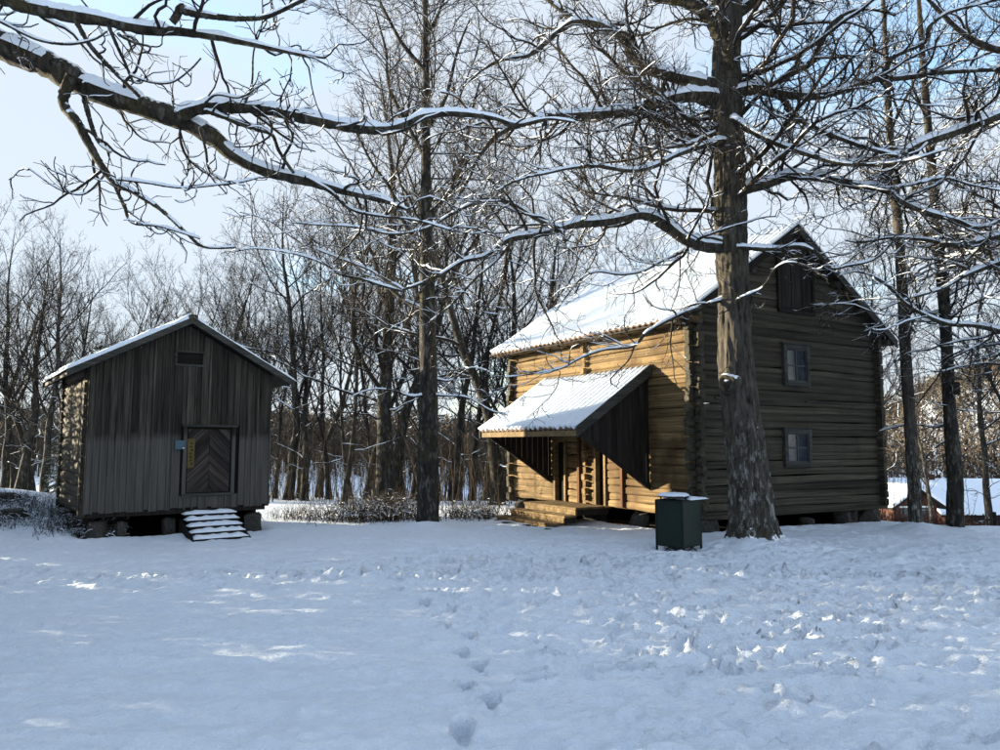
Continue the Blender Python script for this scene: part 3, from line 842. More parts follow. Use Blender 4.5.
# steps
for i in range(5):
    zt_ = .50 - i * .125; yo = -.26 - i * .23
    x0 = 2.06 + .0 * i
    t_ = box('step_tread', (x0, x0 + 1.24, yo - .16, yo + .13, zt_ - .05, zt_), M_DARKWOOD, cabin)
    n = 13; V = []; F = []
    for j in range(n + 1):
        x = x0 - .015 + 1.27 * j / n
        e = min(1.0, min(j, n - j) / 1.5 + .25)
        hh = .085 * e * random.uniform(.75, 1.25)
        V += [(x, yo - .165 - random.uniform(0, .02), zt_ + .002), (x, yo - .15, zt_ + hh * .7), (x, yo, zt_ + hh), (x, yo + .10, zt_ + hh * .8), (x, yo + .128, zt_ + .002)]
    for j in range(n):
        for q in range(4): F.append((j * 5 + q, j * 5 + q + 1, (j + 1) * 5 + q + 1, (j + 1) * 5 + q))
    F += [(0, 1, 2, 3, 4)[::-1], tuple(n * 5 + q for q in range(5))]
    sm = new_mesh('snow', V, F, True)
    obj('snow', sm, M_SNOW2, t_)
for x in (2.02, 3.31):
    poly_slab('stringer', [(x, -.12, .40), (x, -.12, -.1), (x, -1.42, -.1), (x, -1.42, -.02)], (.04, 0, 0), M_DARKWOOD, cabin)
for x, y, sx, sz in ((.25, 0.1, .3, .36), (.75, .1, .22, .3), (1.85, .15, .2, .34), (3.9, .1, .3, .36), (.2, 2.0, .3, .38), (.2, 3.6, .35, .38), (3.9, 3.6, .35, .38), (3.9, 1.8, .3, .38), (2.2, 3.7, .4, .36), (1.2, 2.4, .3, .34), (2.9, 1.9, .35, .33)):
    stone(cabin, x, y, .16, sx, sx * .9, sz)
for q in ((.3, CW - .2, CL - .2, CL - .1), (CW - .2, CW - .1, .3, CL - .3), (.1, .2, .5, CL - .3)):
    box('crawl_light_stop', (q[0], q[1], q[2], q[3], -.35, CZB), M_EARTH, cabin, .02)  # added walls that stop light from passing under the storehouse floor
box('sill_beam', (0, CW, -.06, .16, CZB - .12, CZB + .02), M_DARKWOOD, cabin, .01)

def cab_world(x, y, z):
    return (CC[0] + x * math.cos(CA) - y * math.sin(CA), CC[1] + x * math.sin(CA) + y * math.cos(CA), z)
M_PRINT = simple('pale_print', (.04, .11, .16), .5, .3, .1, 5, 0)
sgn_ = thing('information_sign', 'small blue enamel sign on the grey boards beside the herringbone door', 'sign', cab_world(1.96, -.16, 2.18), CA)
box('plate', (-.12, .12, -.012, 0.02, -.11, .11), M_BLUE, sgn_, .004)
for i, (a, b, zz_) in enumerate(((-.095, .07, .065), (-.095, .085, .03), (-.095, .04, -.005))):
    box('print_line', (a, b, -.0145, -.012, zz_ - .004, zz_ + .004), M_PRINT, sgn_, 0)
box('print_mark', (.06, .105, -.0145, -.012, -.09, -.07), M_WHITE, sgn_, 0)
yn = thing('door_notice', 'narrow yellowed plate fixed upright to the left side of the herringbone door', 'notice', cab_world(2.23, -.128, 1.97), CA)
box('plate', (-.085, .085, -.01, .012, -.36, .36), M_YELLOW, yn, .004)
M_DKPRINT = simple('dark_print', (.03, .022, .01), .7, .2, .2, 8, 0)
for i in range(7):
    a = random.uniform(-.05, .0)
    box('print_mark', (a, a + random.uniform(.03, .07), -.0125, -.0102, -.28 + i * .085, -.24 + i * .085), M_DKPRINT, yn, 0)

# ------------------------------------------------------------------ litter bin
bx_, by_ = on_ground(684, 556, 0)[:2]
bx_, by_ = float(bx_), float(by_) + .4
binz = gz(bx_, by_) - .01
bin_ = thing('litter_bin', 'dark green steel litter bin with snow on its raised lid beside the oak', 'litter bin', (bx_, by_, binz), R(43))
hs = .315
for sx, sy, nm in ((0, -1, 'x'), (0, 1, 'x'), (-1, 0, 'y'), (1, 0, 'y')):
    if nm == 'x': box('side_panel', (-hs + .01, hs - .01, sy * hs - .012, sy * hs + .012, .12, 1.0), M_GREEN, bin_, .006)
    else: box('side_panel', (sx * hs - .012, sx * hs + .012, -hs + .025, hs - .025, .12, 1.0), M_GREEN, bin_, .006)
for sx in (-1, 1):
    for sy in (-1, 1):
        box('corner_post', (sx * hs - .02, sx * hs + .02, sy * hs - .02, sy * hs + .02, 0, 1.02), M_GREEN_D, bin_, .006)
box('base_plate', (-hs + .02, hs - .02, -hs + .02, hs - .02, .1, .13), M_GREEN_D, bin_, .004)
def disc(name, r, z0, z1, mat_, parent, x=0, y=0, seg=28, dome=0.0, rng_=None):
    V = []; F = []
    rings = [(r, z0), (r, z1), (r * .8, z1 + dome * .6), (r * .45, z1 + dome * .9)]
    for rr, zz_ in rings:
        for i in range(seg):
            a = 2 * math.pi * i / seg; q = (zz_ + (random.uniform(-.006, .006) if dome else 0))
            V.append((x + rr * math.cos(a), y + rr * math.sin(a), q))
    for k in range(len(rings) - 1):
        for i in range(seg):
            F.append((k * seg + i, k * seg + (i + 1) % seg, (k + 1) * seg + (i + 1) % seg, (k + 1) * seg + i))
    F.append(tuple(range(seg))[::-1]); F.append(tuple(range((len(rings) - 1) * seg, len(rings) * seg)))
    return obj(name, new_mesh(name, V, F, False), mat_, parent)
topp = box('top_plate', (-hs - .015, hs + .015, -hs - .015, hs + .015, 1.0, 1.03), M_GREEN_D, bin_, .008)
lid = disc('lid', .31, 1.085, 1.105, M_GREEN_D, bin_, -.10, .04)
for a in (0.3, 1.9, 3.4, 5.0):
    x, y = -.10 + .26 * math.cos(a), .04 + .26 * math.sin(a)
    box('lid_strut', (x - .012, x + .012, y - .012, y + .012, 1.03, 1.086), M_GREEN_D, lid, .003)
disc('snow', .315, 1.106, 1.13, M_SNOW2, lid, -.10, .04, dome=.04)
V = []; n = 9
snb = snow_sheet('snow', (-hs + .28, -hs - .02, 1.031), (1, 0, 0), (0, 1, 0), hs + .36 - .3 + .3 - .02, 2 * hs + .04, .04, topp, 51, 12, 14, .0)
def brace(p0, p1, parent, name='brace', r=.011, sag=.05, mat_=None):
    p0, p1 = np.array(p0, float), np.array(p1, float); K = 7
    P = np.array([[p0 + (p1 - p0) * k / (K - 1) + np.array([0, 0, sag * math.sin(math.pi * k / (K - 1))]) for k in range(K)]])
    V, F = tube(P, np.full((1, K), r), 6)
    return obj(name, new_mesh(name, V, F, True), mat_ or M_GREEN_D, parent)

# ------------------------------------------------------------------ tubes, branches, snow on branches
def frames(P):
    T = np.gradient(P, axis=1); T /= np.linalg.norm(T, axis=-1, keepdims=True) + 1e-9
    md = np.abs(T.mean(axis=1)[:, 2])
    ref = np.where((md > 0.85)[:, None], np.array([[0.94, 0.34, 0.0]]), np.array([[0, 0, 1.0]]))[:, None, :]
    n1 = np.cross(T, ref); n1 /= np.linalg.norm(n1, axis=-1, keepdims=True) + 1e-9
    n2 = np.cross(n1, T)
    return T, n1, n2

def tube(P, Rr, sides):
    N, K = P.shape[:2]
    T, n1, n2 = frames(P)
    a = 2 * np.pi * (np.arange(sides) + .25) / sides
    V = P[:, :, None, :] + Rr[:, :, None, None] * (np.cos(a)[None, None, :, None] * n1[:, :, None, :] + np.sin(a)[None, None, :, None] * n2[:, :, None, :])
    I = np.arange(N * K * sides).reshape(N, K, sides); I2 = np.roll(I, -1, axis=2)
    F = np.stack([I[:, :-1], I2[:, :-1], I2[:, 1:], I[:, 1:]], -1).reshape(-1, 4)
    return V.reshape(-1, 3), F

def snow_tube(P, Rr, g, hk=.6, h0=.02, hmax=.1, cover=.75):
    """a cushion of snow along the upper side of each branch"""
    N, K = P.shape[:2]
    T, n1, n2 = frames(P)
    w = np.clip((1 - np.abs(T[..., 2])) * 1.9 - .35, 0, 1) * np.clip(n2[..., 2], 0, 1)
    ph = g.uniform(0, 100, N)[:, None] + np.cumsum(np.concatenate([np.zeros((N, 1)), np.linalg.norm(np.diff(P, axis=1), axis=-1)], 1), 1) * 2.6
    gate = sstep(-cover, -cover + .45, vnoise(ph, ph * 0 + .5, 77)) * np.clip(0.62 + .62 * vnoise(ph * 1.9, ph * 0 + 2.5, 78) + .38 * vnoise(ph * 5.5, ph * 0 + 4.5, 79), .12, 1.5)
    h = np.clip(hk * Rr + h0, 0, hmax) * w * gate
    h[:, 0] *= .2; h[:, -1] *= .1
    on = (h > .004)
    prof = [(-1.0, .10, 0.0), (-.86, .52, .62), (-.35, .95, .98), (.35, .95, 1.0), (.86, .52, .60), (1.0, .10, 0.0)]
    Q = []
    for sx, su, hh in prof:
        wx = np.where(on, 1.05, .6); base = np.where(on, su, su * .5)
        Q.append(P + n1 * (Rr * sx * wx)[..., None] + n2 * (Rr * base)[..., None] + np.array([0, 0, 1.0]) * (h * hh)[..., None])
    V = np.stack(Q, 2); M = len(prof)
    I = np.arange(N * K * M).reshape(N, K, M)
    F = np.stack([I[:, :-1, :-1], I[:, :-1, 1:], I[:, 1:, 1:], I[:, 1:, :-1]], -1)
    keep = (on[:, :-1] | on[:, 1:])
    F = F[keep].reshape(-1, 4)
    return V.reshape(-1, 3), F

def weld(parts):
    Vs, Fs, o = [], [], 0
    for V, F in parts:
        if len(F) == 0: continue
        Vs.append(V); Fs.append(F + o); o += len(V)
    return np.concatenate(Vs), np.concatenate(Fs)

def resample(pts, rad, K, g, wig=0.0):
    pts = np.array(pts, float); rad = np.array(rad, float)
    d = np.concatenate([[0], np.cumsum(np.linalg.norm(np.diff(pts, axis=0), axis=1))]); n = len(pts)
    # Catmull-Rom through the points
    s = np.linspace(0, d[-1], K); out = np.zeros((K, 3))
    i = np.clip(np.searchsorted(d, s, 'right') - 1, 0, n - 2)
    u = (s - d[i]) / (d[i + 1] - d[i] + 1e-9)
    p0, p1, p2, p3 = pts[np.maximum(i - 1, 0)], pts[i], pts[i + 1], pts[np.minimum(i + 2, n - 1)]
    u = u[:, None]
    out = .5 * ((2 * p1) + (-p0 + p2) * u + (2 * p0 - 5 * p1 + 4 * p2 - p3) * u ** 2 + (-p0 + 3 * p1 - 3 * p2 + p3) * u ** 3)
    r = np.interp(s, d, np.interp(np.linspace(0, 1, n), np.linspace(0, 1, len(rad)), rad))
    if wig:
        for ax in range(3): out[:, ax] += wig * vnoise(s * 1.3 + g.uniform(0, 90), s * 0 + ax + .5, 5) * np.minimum(1, np.arange(K) / 4)
    return out, r

def children(P, Rr, dens, g, t=(.15, 1.0), ang=(35, 70), lf=.5, lmin=.15, lmax=9, K=6, wig=.25, up=.03, rf=.55, rmin=.004, tip=.35, flat=0.0, out=None):
    """offshoots of a batch of branches (N,K,3): one vectorised generation"""
    N, Kp = P.shape[:2]
    seg = np.linalg.norm(np.diff(P, axis=1), axis=-1); Lp = seg.sum(1)
    cnt = g.poisson(dens * Lp * (t[1] - t[0]))
    pi = np.repeat(np.arange(N), cnt); M = len(pi)
    if M == 0: return np.zeros((0, K, 3)), np.zeros((0, K))
    tt = g.uniform(t[0], t[1], M); f = tt * (Kp - 1); i = np.minimum(f.astype(int), Kp - 2); u = (f - i)[:, None]
    p = P[pi, i] * (1 - u) + P[pi, i + 1] * u
    d = P[pi, i + 1] - P[pi, i]; d /= np.linalg.norm(d, axis=1, keepdims=True) + 1e-9
    r0 = Rr[pi, i] * (1 - u[:, 0]) + Rr[pi, i + 1] * u[:, 0]
    q = g.normal(size=(M, 3)); q[:, 2] *= (1 - flat); q[:, 2] += up * 4
    q -= d * (q * d).sum(1, keepdims=True); q /= np.linalg.norm(q, axis=1, keepdims=True) + 1e-9
    a = np.radians(g.uniform(ang[0], ang[1], M))[:, None]
    v = np.cos(a) * d + np.sin(a) * q
    L = np.clip(Lp[pi] * lf * (1.1 - .65 * tt) * g.uniform(.55, 1.35, M), lmin, lmax)
    st = L / (K - 1); X = [p]
    for k in range(K - 1):
        v = v + g.normal(size=(M, 3)) * wig + np.array([0, 0, up]); v /= np.linalg.norm(v, axis=1, keepdims=True)
        X.append(X[-1] + v * st[:, None])
    rr = np.maximum(np.minimum(r0 * rf, .007 + L * .0135), rmin)
    Rn = rr[:, None] * np.linspace(1, tip, K)[None, :]
    return np.stack(X, 1), np.maximum(Rn, rmin * .55)

for q in ((-1, -1, 1, -1), (-1, -1, -1, 1)):       # crossed feet under the bin
    for s0, s1 in ((.75, .35), (.2, .6)):
        p0 = (q[0] * hs + (q[2] - q[0]) * hs * s0, q[1] * hs + (q[3] - q[1]) * hs * s0, .0)
        p1 = (q[0] * hs + (q[2] - q[0]) * hs * s1, q[1] * hs + (q[3] - q[1]) * hs * s1, .11)
        brace(p0, p1, bin_, 'foot_brace', .012, .02)

def bole(path, rad, g, sides=64, K=200, ridge=.035, flare=None, name='trunk', freq=11, mat_=None, parent=None):
    """a trunk with furrowed bark as real relief"""
    P, r = resample(path, rad, K, g)
    s = np.concatenate([[0], np.cumsum(np.linalg.norm(np.diff(P, axis=0), axis=1))])
    a = np.linspace(0, 2 * np.pi, sides, endpoint=False)
    A, Sg = np.meshgrid(a, s)
    U = A / (2 * np.pi)
    n1 = vnoise(U * freq * 2 + .35 * vnoise(U * 6, Sg * 2.2, 91, 6), Sg * 2.1, 92, freq * 2); n2 = vnoise(U * freq * 4, Sg * 5.5, 93, freq * 4)
    n3 = vnoise(U * 3, Sg * .9, 94, 3)
    rr = r[:, None] * (1 + ridge * (1.2 * (1 - 2 * np.abs(n1)) + .6 * n2) + .06 * n3)
    if flare:
        h, amt, nrt = flare
        root = (0.5 + 0.5 * np.cos(A * nrt + 1.1 + .8 * np.sin(A * 2))) ** 1.5
        rr = rr * (1 + amt * np.exp(-Sg / h) * (.45 + .9 * root))
    T, e1, e2 = frames(P[None])
    e1, e2 = e1[0], e2[0]
    V = P[:, None, :] + rr[..., None] * (np.cos(A)[..., None] * e1[:, None, :] + np.sin(A)[..., None] * e2[:, None, :])
    I = np.arange(K * sides).reshape(K, sides); I2 = np.roll(I, -1, 1)
    F = np.stack([I[:-1], I2[:-1], I2[1:], I[1:]], -1).reshape(-1, 4)
    return P, r, V.reshape(-1, 3), F

def rel(V, o): return V - np.array(o)

def big_tree(name, label, base, trunk_path, trunk_r, limbs, g, dens, mats, group=None, bole_kw={}, trunk_dens=0.0, snow_lv=3, lmax1=2.6, cat='tree', up=.03, hmax=.1, axis=True, wig=.21):
    """trunk and limbs traced point by point; side branches grown from them"""
    root = thing(name, label, cat, base)
    if group: root['group'] = group
    o = np.array(base, float)
    P0, r0, V, F = bole(trunk_path, trunk_r, g, **bole_kw)
    obj('trunk', new_mesh('trunk', rel(V, o), F, True), mats[0], root)
    K = 110
    LP, LR = [], []
    snow = []
    for pts, rad in limbs:
        if axis is not None and np.hypot(*(pts[0][:2] - o[:2])) < .6:      # rooted in the middle of the trunk
            i_ = int(np.argmin(np.abs(P0[:, 2] - (pts[0][2] - .12)))); pts = [P0[i_]] + list(pts); rad = [rad[0]] + list(rad)
        p, r = resample(pts, rad, K, g, wig=.035)
        q_ = g.uniform(0, 50)
        r = r * (1 + .10 * vnoise(np.arange(K) * .33, np.full(K, q_), 33) + .09 * vnoise(np.arange(K) * 1.1, np.full(K, q_ + 3), 34))
        LP.append(p); LR.append(r)
        v, f = tube(p[None], r[None], 10)
        v = v + np.repeat(r, 10)[:, None] * g.normal(0, .05, v.shape)
        obj('limb', new_mesh('limb', rel(v, o), f, True), mats[1], root)
    LP, LR = np.array(LP), np.array(LR)
    snow.append(snow_tube(LP, LR, g, hmax=hmax, cover=.62))
    crown = []
    b1 = [children(LP, LR, dens[0], g, t=(.08, 1), ang=(30, 75), lf=.34, lmin=.4, lmax=lmax1, K=12, wig=wig, up=up, rf=.5, rmin=.010)]
    if trunk_dens:
        hi = P0[None, len(P0) // 3:][:, ::6]; hr = r0[None, len(r0) // 3:][:, ::6]
        b1.append(children(hi, hr, trunk_dens, g, t=(0, 1), ang=(45, 85), lf=.5, lmin=1.0, lmax=lmax1 * 1.6, K=12, wig=.22, up=.06, rf=.22, rmin=.012))
    b1 = [np.concatenate([q[i] for q in b1]) for i in (0, 1)]
    crown.append(tube(*b1, 5)); snow.append(snow_tube(*b1, g, hmax=.05, h0=.014, cover=.55))
    b2 = children(*b1, dens[1], g, t=(.12, 1), ang=(30, 70), lf=.5, lmin=.3, lmax=1.4, K=8, wig=.22, up=up, rf=.58, rmin=.009)
    crown.append(tube(*b2, 4)); snow.append(snow_tube(*b2, g, hmax=.03, h0=.010, cover=.25))
    b3 = children(*b2, dens[2], g, t=(.15, 1), ang=(30, 65), lf=.55, lmin=.18, lmax=.8, K=6, wig=.22, up=up, rf=.62, rmin=.0062)
    crown.append(tube(*b3, 3))
    if snow_lv > 3: snow.append(snow_tube(*b3, g, hmax=.016, h0=.007, cover=-.05))
    b4 = children(*b3, dens[3], g, t=(.2, 1), ang=(30, 65), lf=.5, lmin=.10, lmax=.4, K=4, wig=.22, up=up, rf=.7, rmin=.0046)
    crown.append(tube(*b4, 3))
    b5 = children(b1[0], b1[1], dens[4], g, t=(.1, 1), ang=(40, 80), lf=.2, lmin=.15, lmax=.6, K=5, wig=.3, up=up, rf=.3, rmin=.0045)
    crown.append(tube(*b5, 3))
    V, F = weld(crown); obj('crown', new_mesh('crown', rel(V, o), F, False), mats[2], root)
    V, F = weld(snow); tag(obj('snow', new_mesh('snow', rel(V, o), F, True), M_SNOW2, root), kind='stuff')
    return root

def px(path, Y0, Y1=None):                          # pixel polyline; depth runs from Y0 to Y1
    n = len(path); Y1 = Y0 if Y1 is None else Y1
    return [at(x, y, Y0 + (Y1 - Y0) * i / (n - 1)) for i, (x, y) in enumerate(path)]

g = np.random.default_rng(5)
OB = (5.35, 16.2, 0.0)
oak_trunk = [(5.42, 16.15, -.15)] + px([(753, 530), (750, 490), (746, 450), (741, 410), (737, 375), (735, 330), (733, 280), (731, 220), (729, 160), (727, 110), (727, 60), (729, 10), (733, -60), (737, -130), (742, -210), (750, -290)], 16.2)
oak_r = [.46, .43, .41, .395, .385, .38, .335, .325, .32, .315, .32, .30, .27, .23, .18, .12, .05]
oak_limbs = [
    (px([(724, 100), (700, 96), (675, 98), (650, 106), (620, 111), (590, 113), (555, 116), (525, 123), (498, 134), (480, 156), (470, 180), (455, 205)], 16.2, 14.6), [.19, .14, .13, .115, .095, .075, .05, .03, .02]),
    (px([(722, 88), (700, 82), (672, 76), (650, 70), (634, 60), (622, 38), (602, 25), (575, 22), (560, 31), (545, 43), (528, 55), (502, 60), (480, 72), (460, 92)], 16.1, 17.5), [.17, .13, .115, .10, .09, .075, .055, .035, .02]),
    (px([(577, 22), (565, 12), (552, 2), (538, -12), (515, -30), (480, -40)], 17, 17.5), [.075, .06, .045, .03, .02]),
    (px([(548, 118), (530, 124), (512, 126), (495, 118), (470, 110), (455, 96), (440, 92)], 15.2, 14.6), [.05, .04, .03, .02]),
    (px([(733, 96), (755, 90), (785, 95), (815, 96), (842, 90), (870, 80), (905, 78), (945, 72), (985, 70), (1030, 68)], 16.1, 15), [.18, .13, .10, .085, .07, .06, .045, .03]),
    (px([(868, 82), (884, 70), (894, 56), (924, 42), (930, 26), (950, 12), (985, 3), (1020, -6)], 15.4, 14.6), [.06, .05, .045, .035, .02]),
    (px([(768, 90), (790, 74), (812, 62), (828, 31), (840, 18), (854, 10), (872, 10), (895, 16)], 16, 15), [.075, .065, .055, .045, .03, .02]),
    (px([(770, 92), (783, 100), (790, 112), (812, 126), (836, 136), (866, 147), (890, 154), (902, 158)], 16, 15), [.08, .07, .06, .05, .04]),
    (px([(812, 58), (848, 58), (855, 75), (862, 82)], 15.6, 15.4), [.03, .025, .02]),
    (px([(736, 190), (762, 184), (792, 176), (826, 179), (857, 186), (883, 189), (901, 201), (927, 212), (958, 220), (979, 227), (1010, 216)], 16.2, 15.2), [.13, .11, .10, .09, .075, .06, .05, .035]),
    (px([(893, 188), (918, 183), (945, 178), (970, 184), (1000, 190)], 15.4, 15), [.035, .03, .02]),
    (px([(726, 247), (705, 245), (684, 238), (662, 223), (641, 215), (610, 220), (578, 222), (556, 229), (532, 236), (506, 241), (484, 256), (461, 262), (435, 278), (402, 291)], 16.2, 14.2), [.17, .13, .12, .11, .10, .085, .07, .055, .045, .03]),
    (px([(402, 291), (380, 285), (365, 280), (340, 274), (324, 264), (292, 254), (255, 249), (232, 252)], 14.2, 13.6), [.03, .028, .022, .016, .01]),
    (px([(404, 290), (385, 280), (370, 271), (340, 259), (305, 244), (287, 233), (269, 221), (240, 212)], 14.2, 14.8), [.03, .026, .022, .016, .01]),
    (px([(560, 228), (540, 219), (515, 205), (490, 200), (455, 212), (425, 228), (395, 235), (360, 228), (320, 225), (290, 222)], 15, 14), [.06, .05, .04, .03, .02, .012]),
    (px([(512, 240), (495, 262), (470, 285), (450, 305), (430, 322)], 14.6, 14), [.035, .025, .015]),
    (px([(724, 300), (690, 309), (665, 320), (646, 332), (634, 346), (606, 350), (580, 358), (560, 368), (532, 375), (505, 378)], 16.1, 15.6), [.055, .045, .04, .035, .028, .02, .012]),
    (px([(634, 345), (628, 360), (612, 379), (619, 388)], 15.8, 15.6), [.022, .016, .01]),
    (px([(722, 240), (702, 238), (679, 253), (657, 264), (641, 272), (620, 275), (598, 272), (581, 278), (566, 296), (556, 312)], 16, 15.4), [.045, .038, .03, .025, .018, .012]),
    (px([(738, 247), (774, 248), (800, 246), (817, 253), (832, 268), (850, 266), (870, 262), (885, 252), (893, 243)], 15.9, 15), [.06, .045, .04, .03, .025, .018]),
    (px([(738, 300), (762, 288), (776, 268), (792, 262), (812, 268), (828, 280)], 15.8, 15), [.035, .025, .018, .01]),
    (px([(740, 170), (760, 155), (775, 140), (800, 120), (820, 80), (845, 60)], 15.8, 14.6), [.04, .03, .02, .012]),
    (px([(722, 40), (700, 10), (672, 0), (640, -8), (600, -30), (560, -60)], 16.2, 17), [.15, .12, .1, .07, .04]),
    (px([(735, 15), (760, -2), (800, -15), (850, -40), (900, -50), (960, -45)], 16.2, 15.4), [.15, .12, .09, .06, .03]),
    (px([(722, 130), (690, 145), (660, 150), (640, 165), (622, 172), (600, 178)], 16.1, 16.6), [.05, .035, .025, .015]),
    (px([(729, 20), (715, -30), (690, -80), (660, -140), (630, -190)], 16.2, 17.8), [.16, .12, .08, .04]),
    (px([(732, -20), (760, -80), (800, -120), (850, -160)], 16.2, 17.2), [.16, .12, .08, .04]),
    (px([(728, 70), (722, 20), (700, -60), (690, -160)], 16.0, 13.6), [.14, .11, .07, .03]),
    (px([(735, 120), (760, 135), (800, 150), (850, 165), (905, 160), (950, 148)], 15.9, 13.4), [.09, .07, .05, .035, .02]),
    (px([(722, 140), (690, 150), (640, 170), (590, 165), (540, 175), (495, 190)], 15.9, 13.2), [.08, .06, .045, .03, .018]),
]
oak = big_tree('oak_tree', 'massive furrowed oak with snowy spreading limbs beside the green litter bin', OB, oak_trunk, oak_r, oak_limbs, g,
               (4.0, 4.6, 4.8, 3.2, 2.4), (M_OAK, M_LIMB, M_TWIG), bole_kw=dict(sides=120, K=320, ridge=.075, freq=14, flare=(.26, 1.25, 6)), trunk_dens=2.2, snow_lv=4)
# the burl on its trunk, with a rim of snow
V, F = [], []
bc = at(727, 383, 15.83); seg = 18
prof = [(.0, .05), (.07, .04), (.09, .0), (.135, .03), (.175, .05), (.20, -.02), (.24, -.16)]
dirn = np.array([-.62, -.78, .0]); e1 = np.array([.78, -.62, 0.0]); e2 = np.array([0, 0, 1.0])
for rr, dd in prof:
    for i in range(seg):
        a = 2 * math.pi * i / seg
        V.append(bc + (e1 * math.cos(a) * rr + e2 * math.sin(a) * rr) * (1 + .12 * math.sin(3 * a + 1)) + dirn * dd)
for k in range(len(prof) - 1):
    for i in range(seg): F.append((k * seg + i, k * seg + (i + 1) % seg, (k + 1) * seg + (i + 1) % seg, (k + 1) * seg + i))
burl = obj('burl', new_mesh('burl', rel(np.array(V), OB), F, True), M_OAK, oak)

# oak outside the left edge whose limbs reach into view
LB = (-9.6, 8.6, 0.35)
lt = [(-9.6, 8.6, .1), (-9.55, 8.6, 1.5), (-9.4, 8.6, 3.2), (-9.3, 8.55, 5), (-9.2, 8.5, 7), (-9.0, 8.6, 9), (-8.9, 8.7, 11.5)]
def jn(z, pts): return [np.array((-9.2, 8.5, z))] + pts
l_limbs = [
    (jn(6.6, px([(-120, -5), (-60, 18), (0, 47), (45, 65), (90, 88), (135, 104), (178, 118), (205, 132), (237, 158), (266, 171), (305, 180), (344, 189), (380, 198), (410, 211)], 8.4, 9.2)), [.26, .2, .175, .165, .15, .135, .125, .105, .085, .07, .055, .04, .02]),
    (px([(178, 116), (200, 108), (225, 106), (262, 109), (300, 117), (340, 125), (370, 129), (396, 127), (420, 117), (445, 113), (472, 114), (497, 118), (520, 124), (548, 119), (575, 124)], 8.6, 8.8), [.085, .08, .075, .07, .068, .06, .05, .042, .036, .028, .02, .012]),
    (jn(7.6, px([(-130, -70), (-50, -28), (18, 2), (60, 13), (100, 19), (140, 28), (180, 31), (220, 37), (260, 46), (295, 54), (325, 58)], 8.3, 7.8)), [.17, .12, .10, .085, .07, .06, .045, .035, .022, .012]),
    (px([(172, 22), (180, 8), (186, 11), (215, 16), (245, 18), (270, 16), (298, 4), (320, -8)], 7.9, 7.6), [.045, .05, .03, .025, .018]),
    (px([(72, 76), (64, 92), (64, 106), (78, 124), (90, 148), (100, 165), (113, 180), (135, 190), (160, 207), (186, 232), (205, 248), (235, 250)], 8.4, 8.0), [.07, .06, .05, .042, .035, .026, .018, .012]),
    (px([(84, 84), (82, 97), (85, 110), (92, 130), (100, 145), (111, 153)], 8.4, 8.1), [.03, .03, .022, .014]),
    (px([(76, 20), (90, 44), (108, 64), (124, 80), (140, 96)], 8.1, 8.3), [.028, .024, .02]),
    (px([(110, 26), (118, 46), (126, 64), (134, 84)], 8.1, 8.3), [.022, .018, .015]),
    (px([(118, 33), (135, 42), (152, 47), (151, 53)], 8.1, 7.9), [.018, .014, .008]),
    (px([(-30, 6), (0, 22), (34, 38), (66, 42), (92, 38), (106, 30)], 8.2, 8.0), [.022, .018, .014, .010]),
    (px([(130, 75), (150, 82), (172, 82), (190, 70), (202, 58)], 8.2, 8.0), [.014, .011, .008]),
    (px([(110, 178), (122, 206), (130, 222), (160, 226), (200, 238)], 8.1, 7.9), [.02, .015, .01]),
    (px([(104, 175), (90, 190), (76, 195), (55, 188), (28, 168)], 8.1, 7.9), [.014, .01, .007]),
    (px([(118, 180), (150, 182), (190, 188), (235, 186), (260, 180)], 8.1, 7.9), [.014, .011, .008]),
    (px([(200, 128), (206, 150), (210, 172), (226, 182)], 8.5, 8.3), [.018, .014, .01]),
    (px([(205, 112), (235, 124), (255, 130), (272, 135), (280, 150), (295, 172)], 8.6, 8.8), [.03, .026, .022, .018]),
    (px([(200, 112), (215, 95), (240, 97), (258, 88), (272, 80)], 8.5, 8.3), [.016, .012, .008]),
    (px([(305, 178), (330, 192), (352, 210), (385, 218), (420, 222), (455, 232)], 8.9, 9.4), [.03, .025, .02, .014, .01]),
    (px([(245, 102), (252, 80), (254, 50), (262, 24), (262, 0)], 8.4, 8.1), [.013, .011, .009, .006]),
    (jn(8.6, px([(-200, -160), (-80, -150), (60, -110), (180, -90), (300, -80)], 8.3, 8.6)), [.2, .15, .11, .07, .03]),
    (jn(5.0, [np.array(q) for q in ((-10.5, 7.8, 6), (-12, 7, 7.2), (-13.5, 6.5, 8))]), [.2, .14, .08, .03]),
    (jn(7.4, [np.array(q) for q in ((-9.8, 10, 8.4), (-10.5, 12, 9.6), (-11, 14, 10.5))]), [.18, .13, .08, .03]),
]
left_oak = big_tree('oak_tree', 'oak whose thick snow-topped bough reaches over the storehouse from beyond the yard', LB, lt, [.55, .48, .44, .4, .34, .22, .08], l_limbs, g,
                    (2.6, 3.2, 3.8, 3.0, 2.2), (M_LIMB, M_LIMB, M_TWIG), bole_kw=dict(sides=32, K=60, ridge=.05, flare=(.4, .4, 5)), snow_lv=4, lmax1=1.15, hmax=.075, wig=.27)

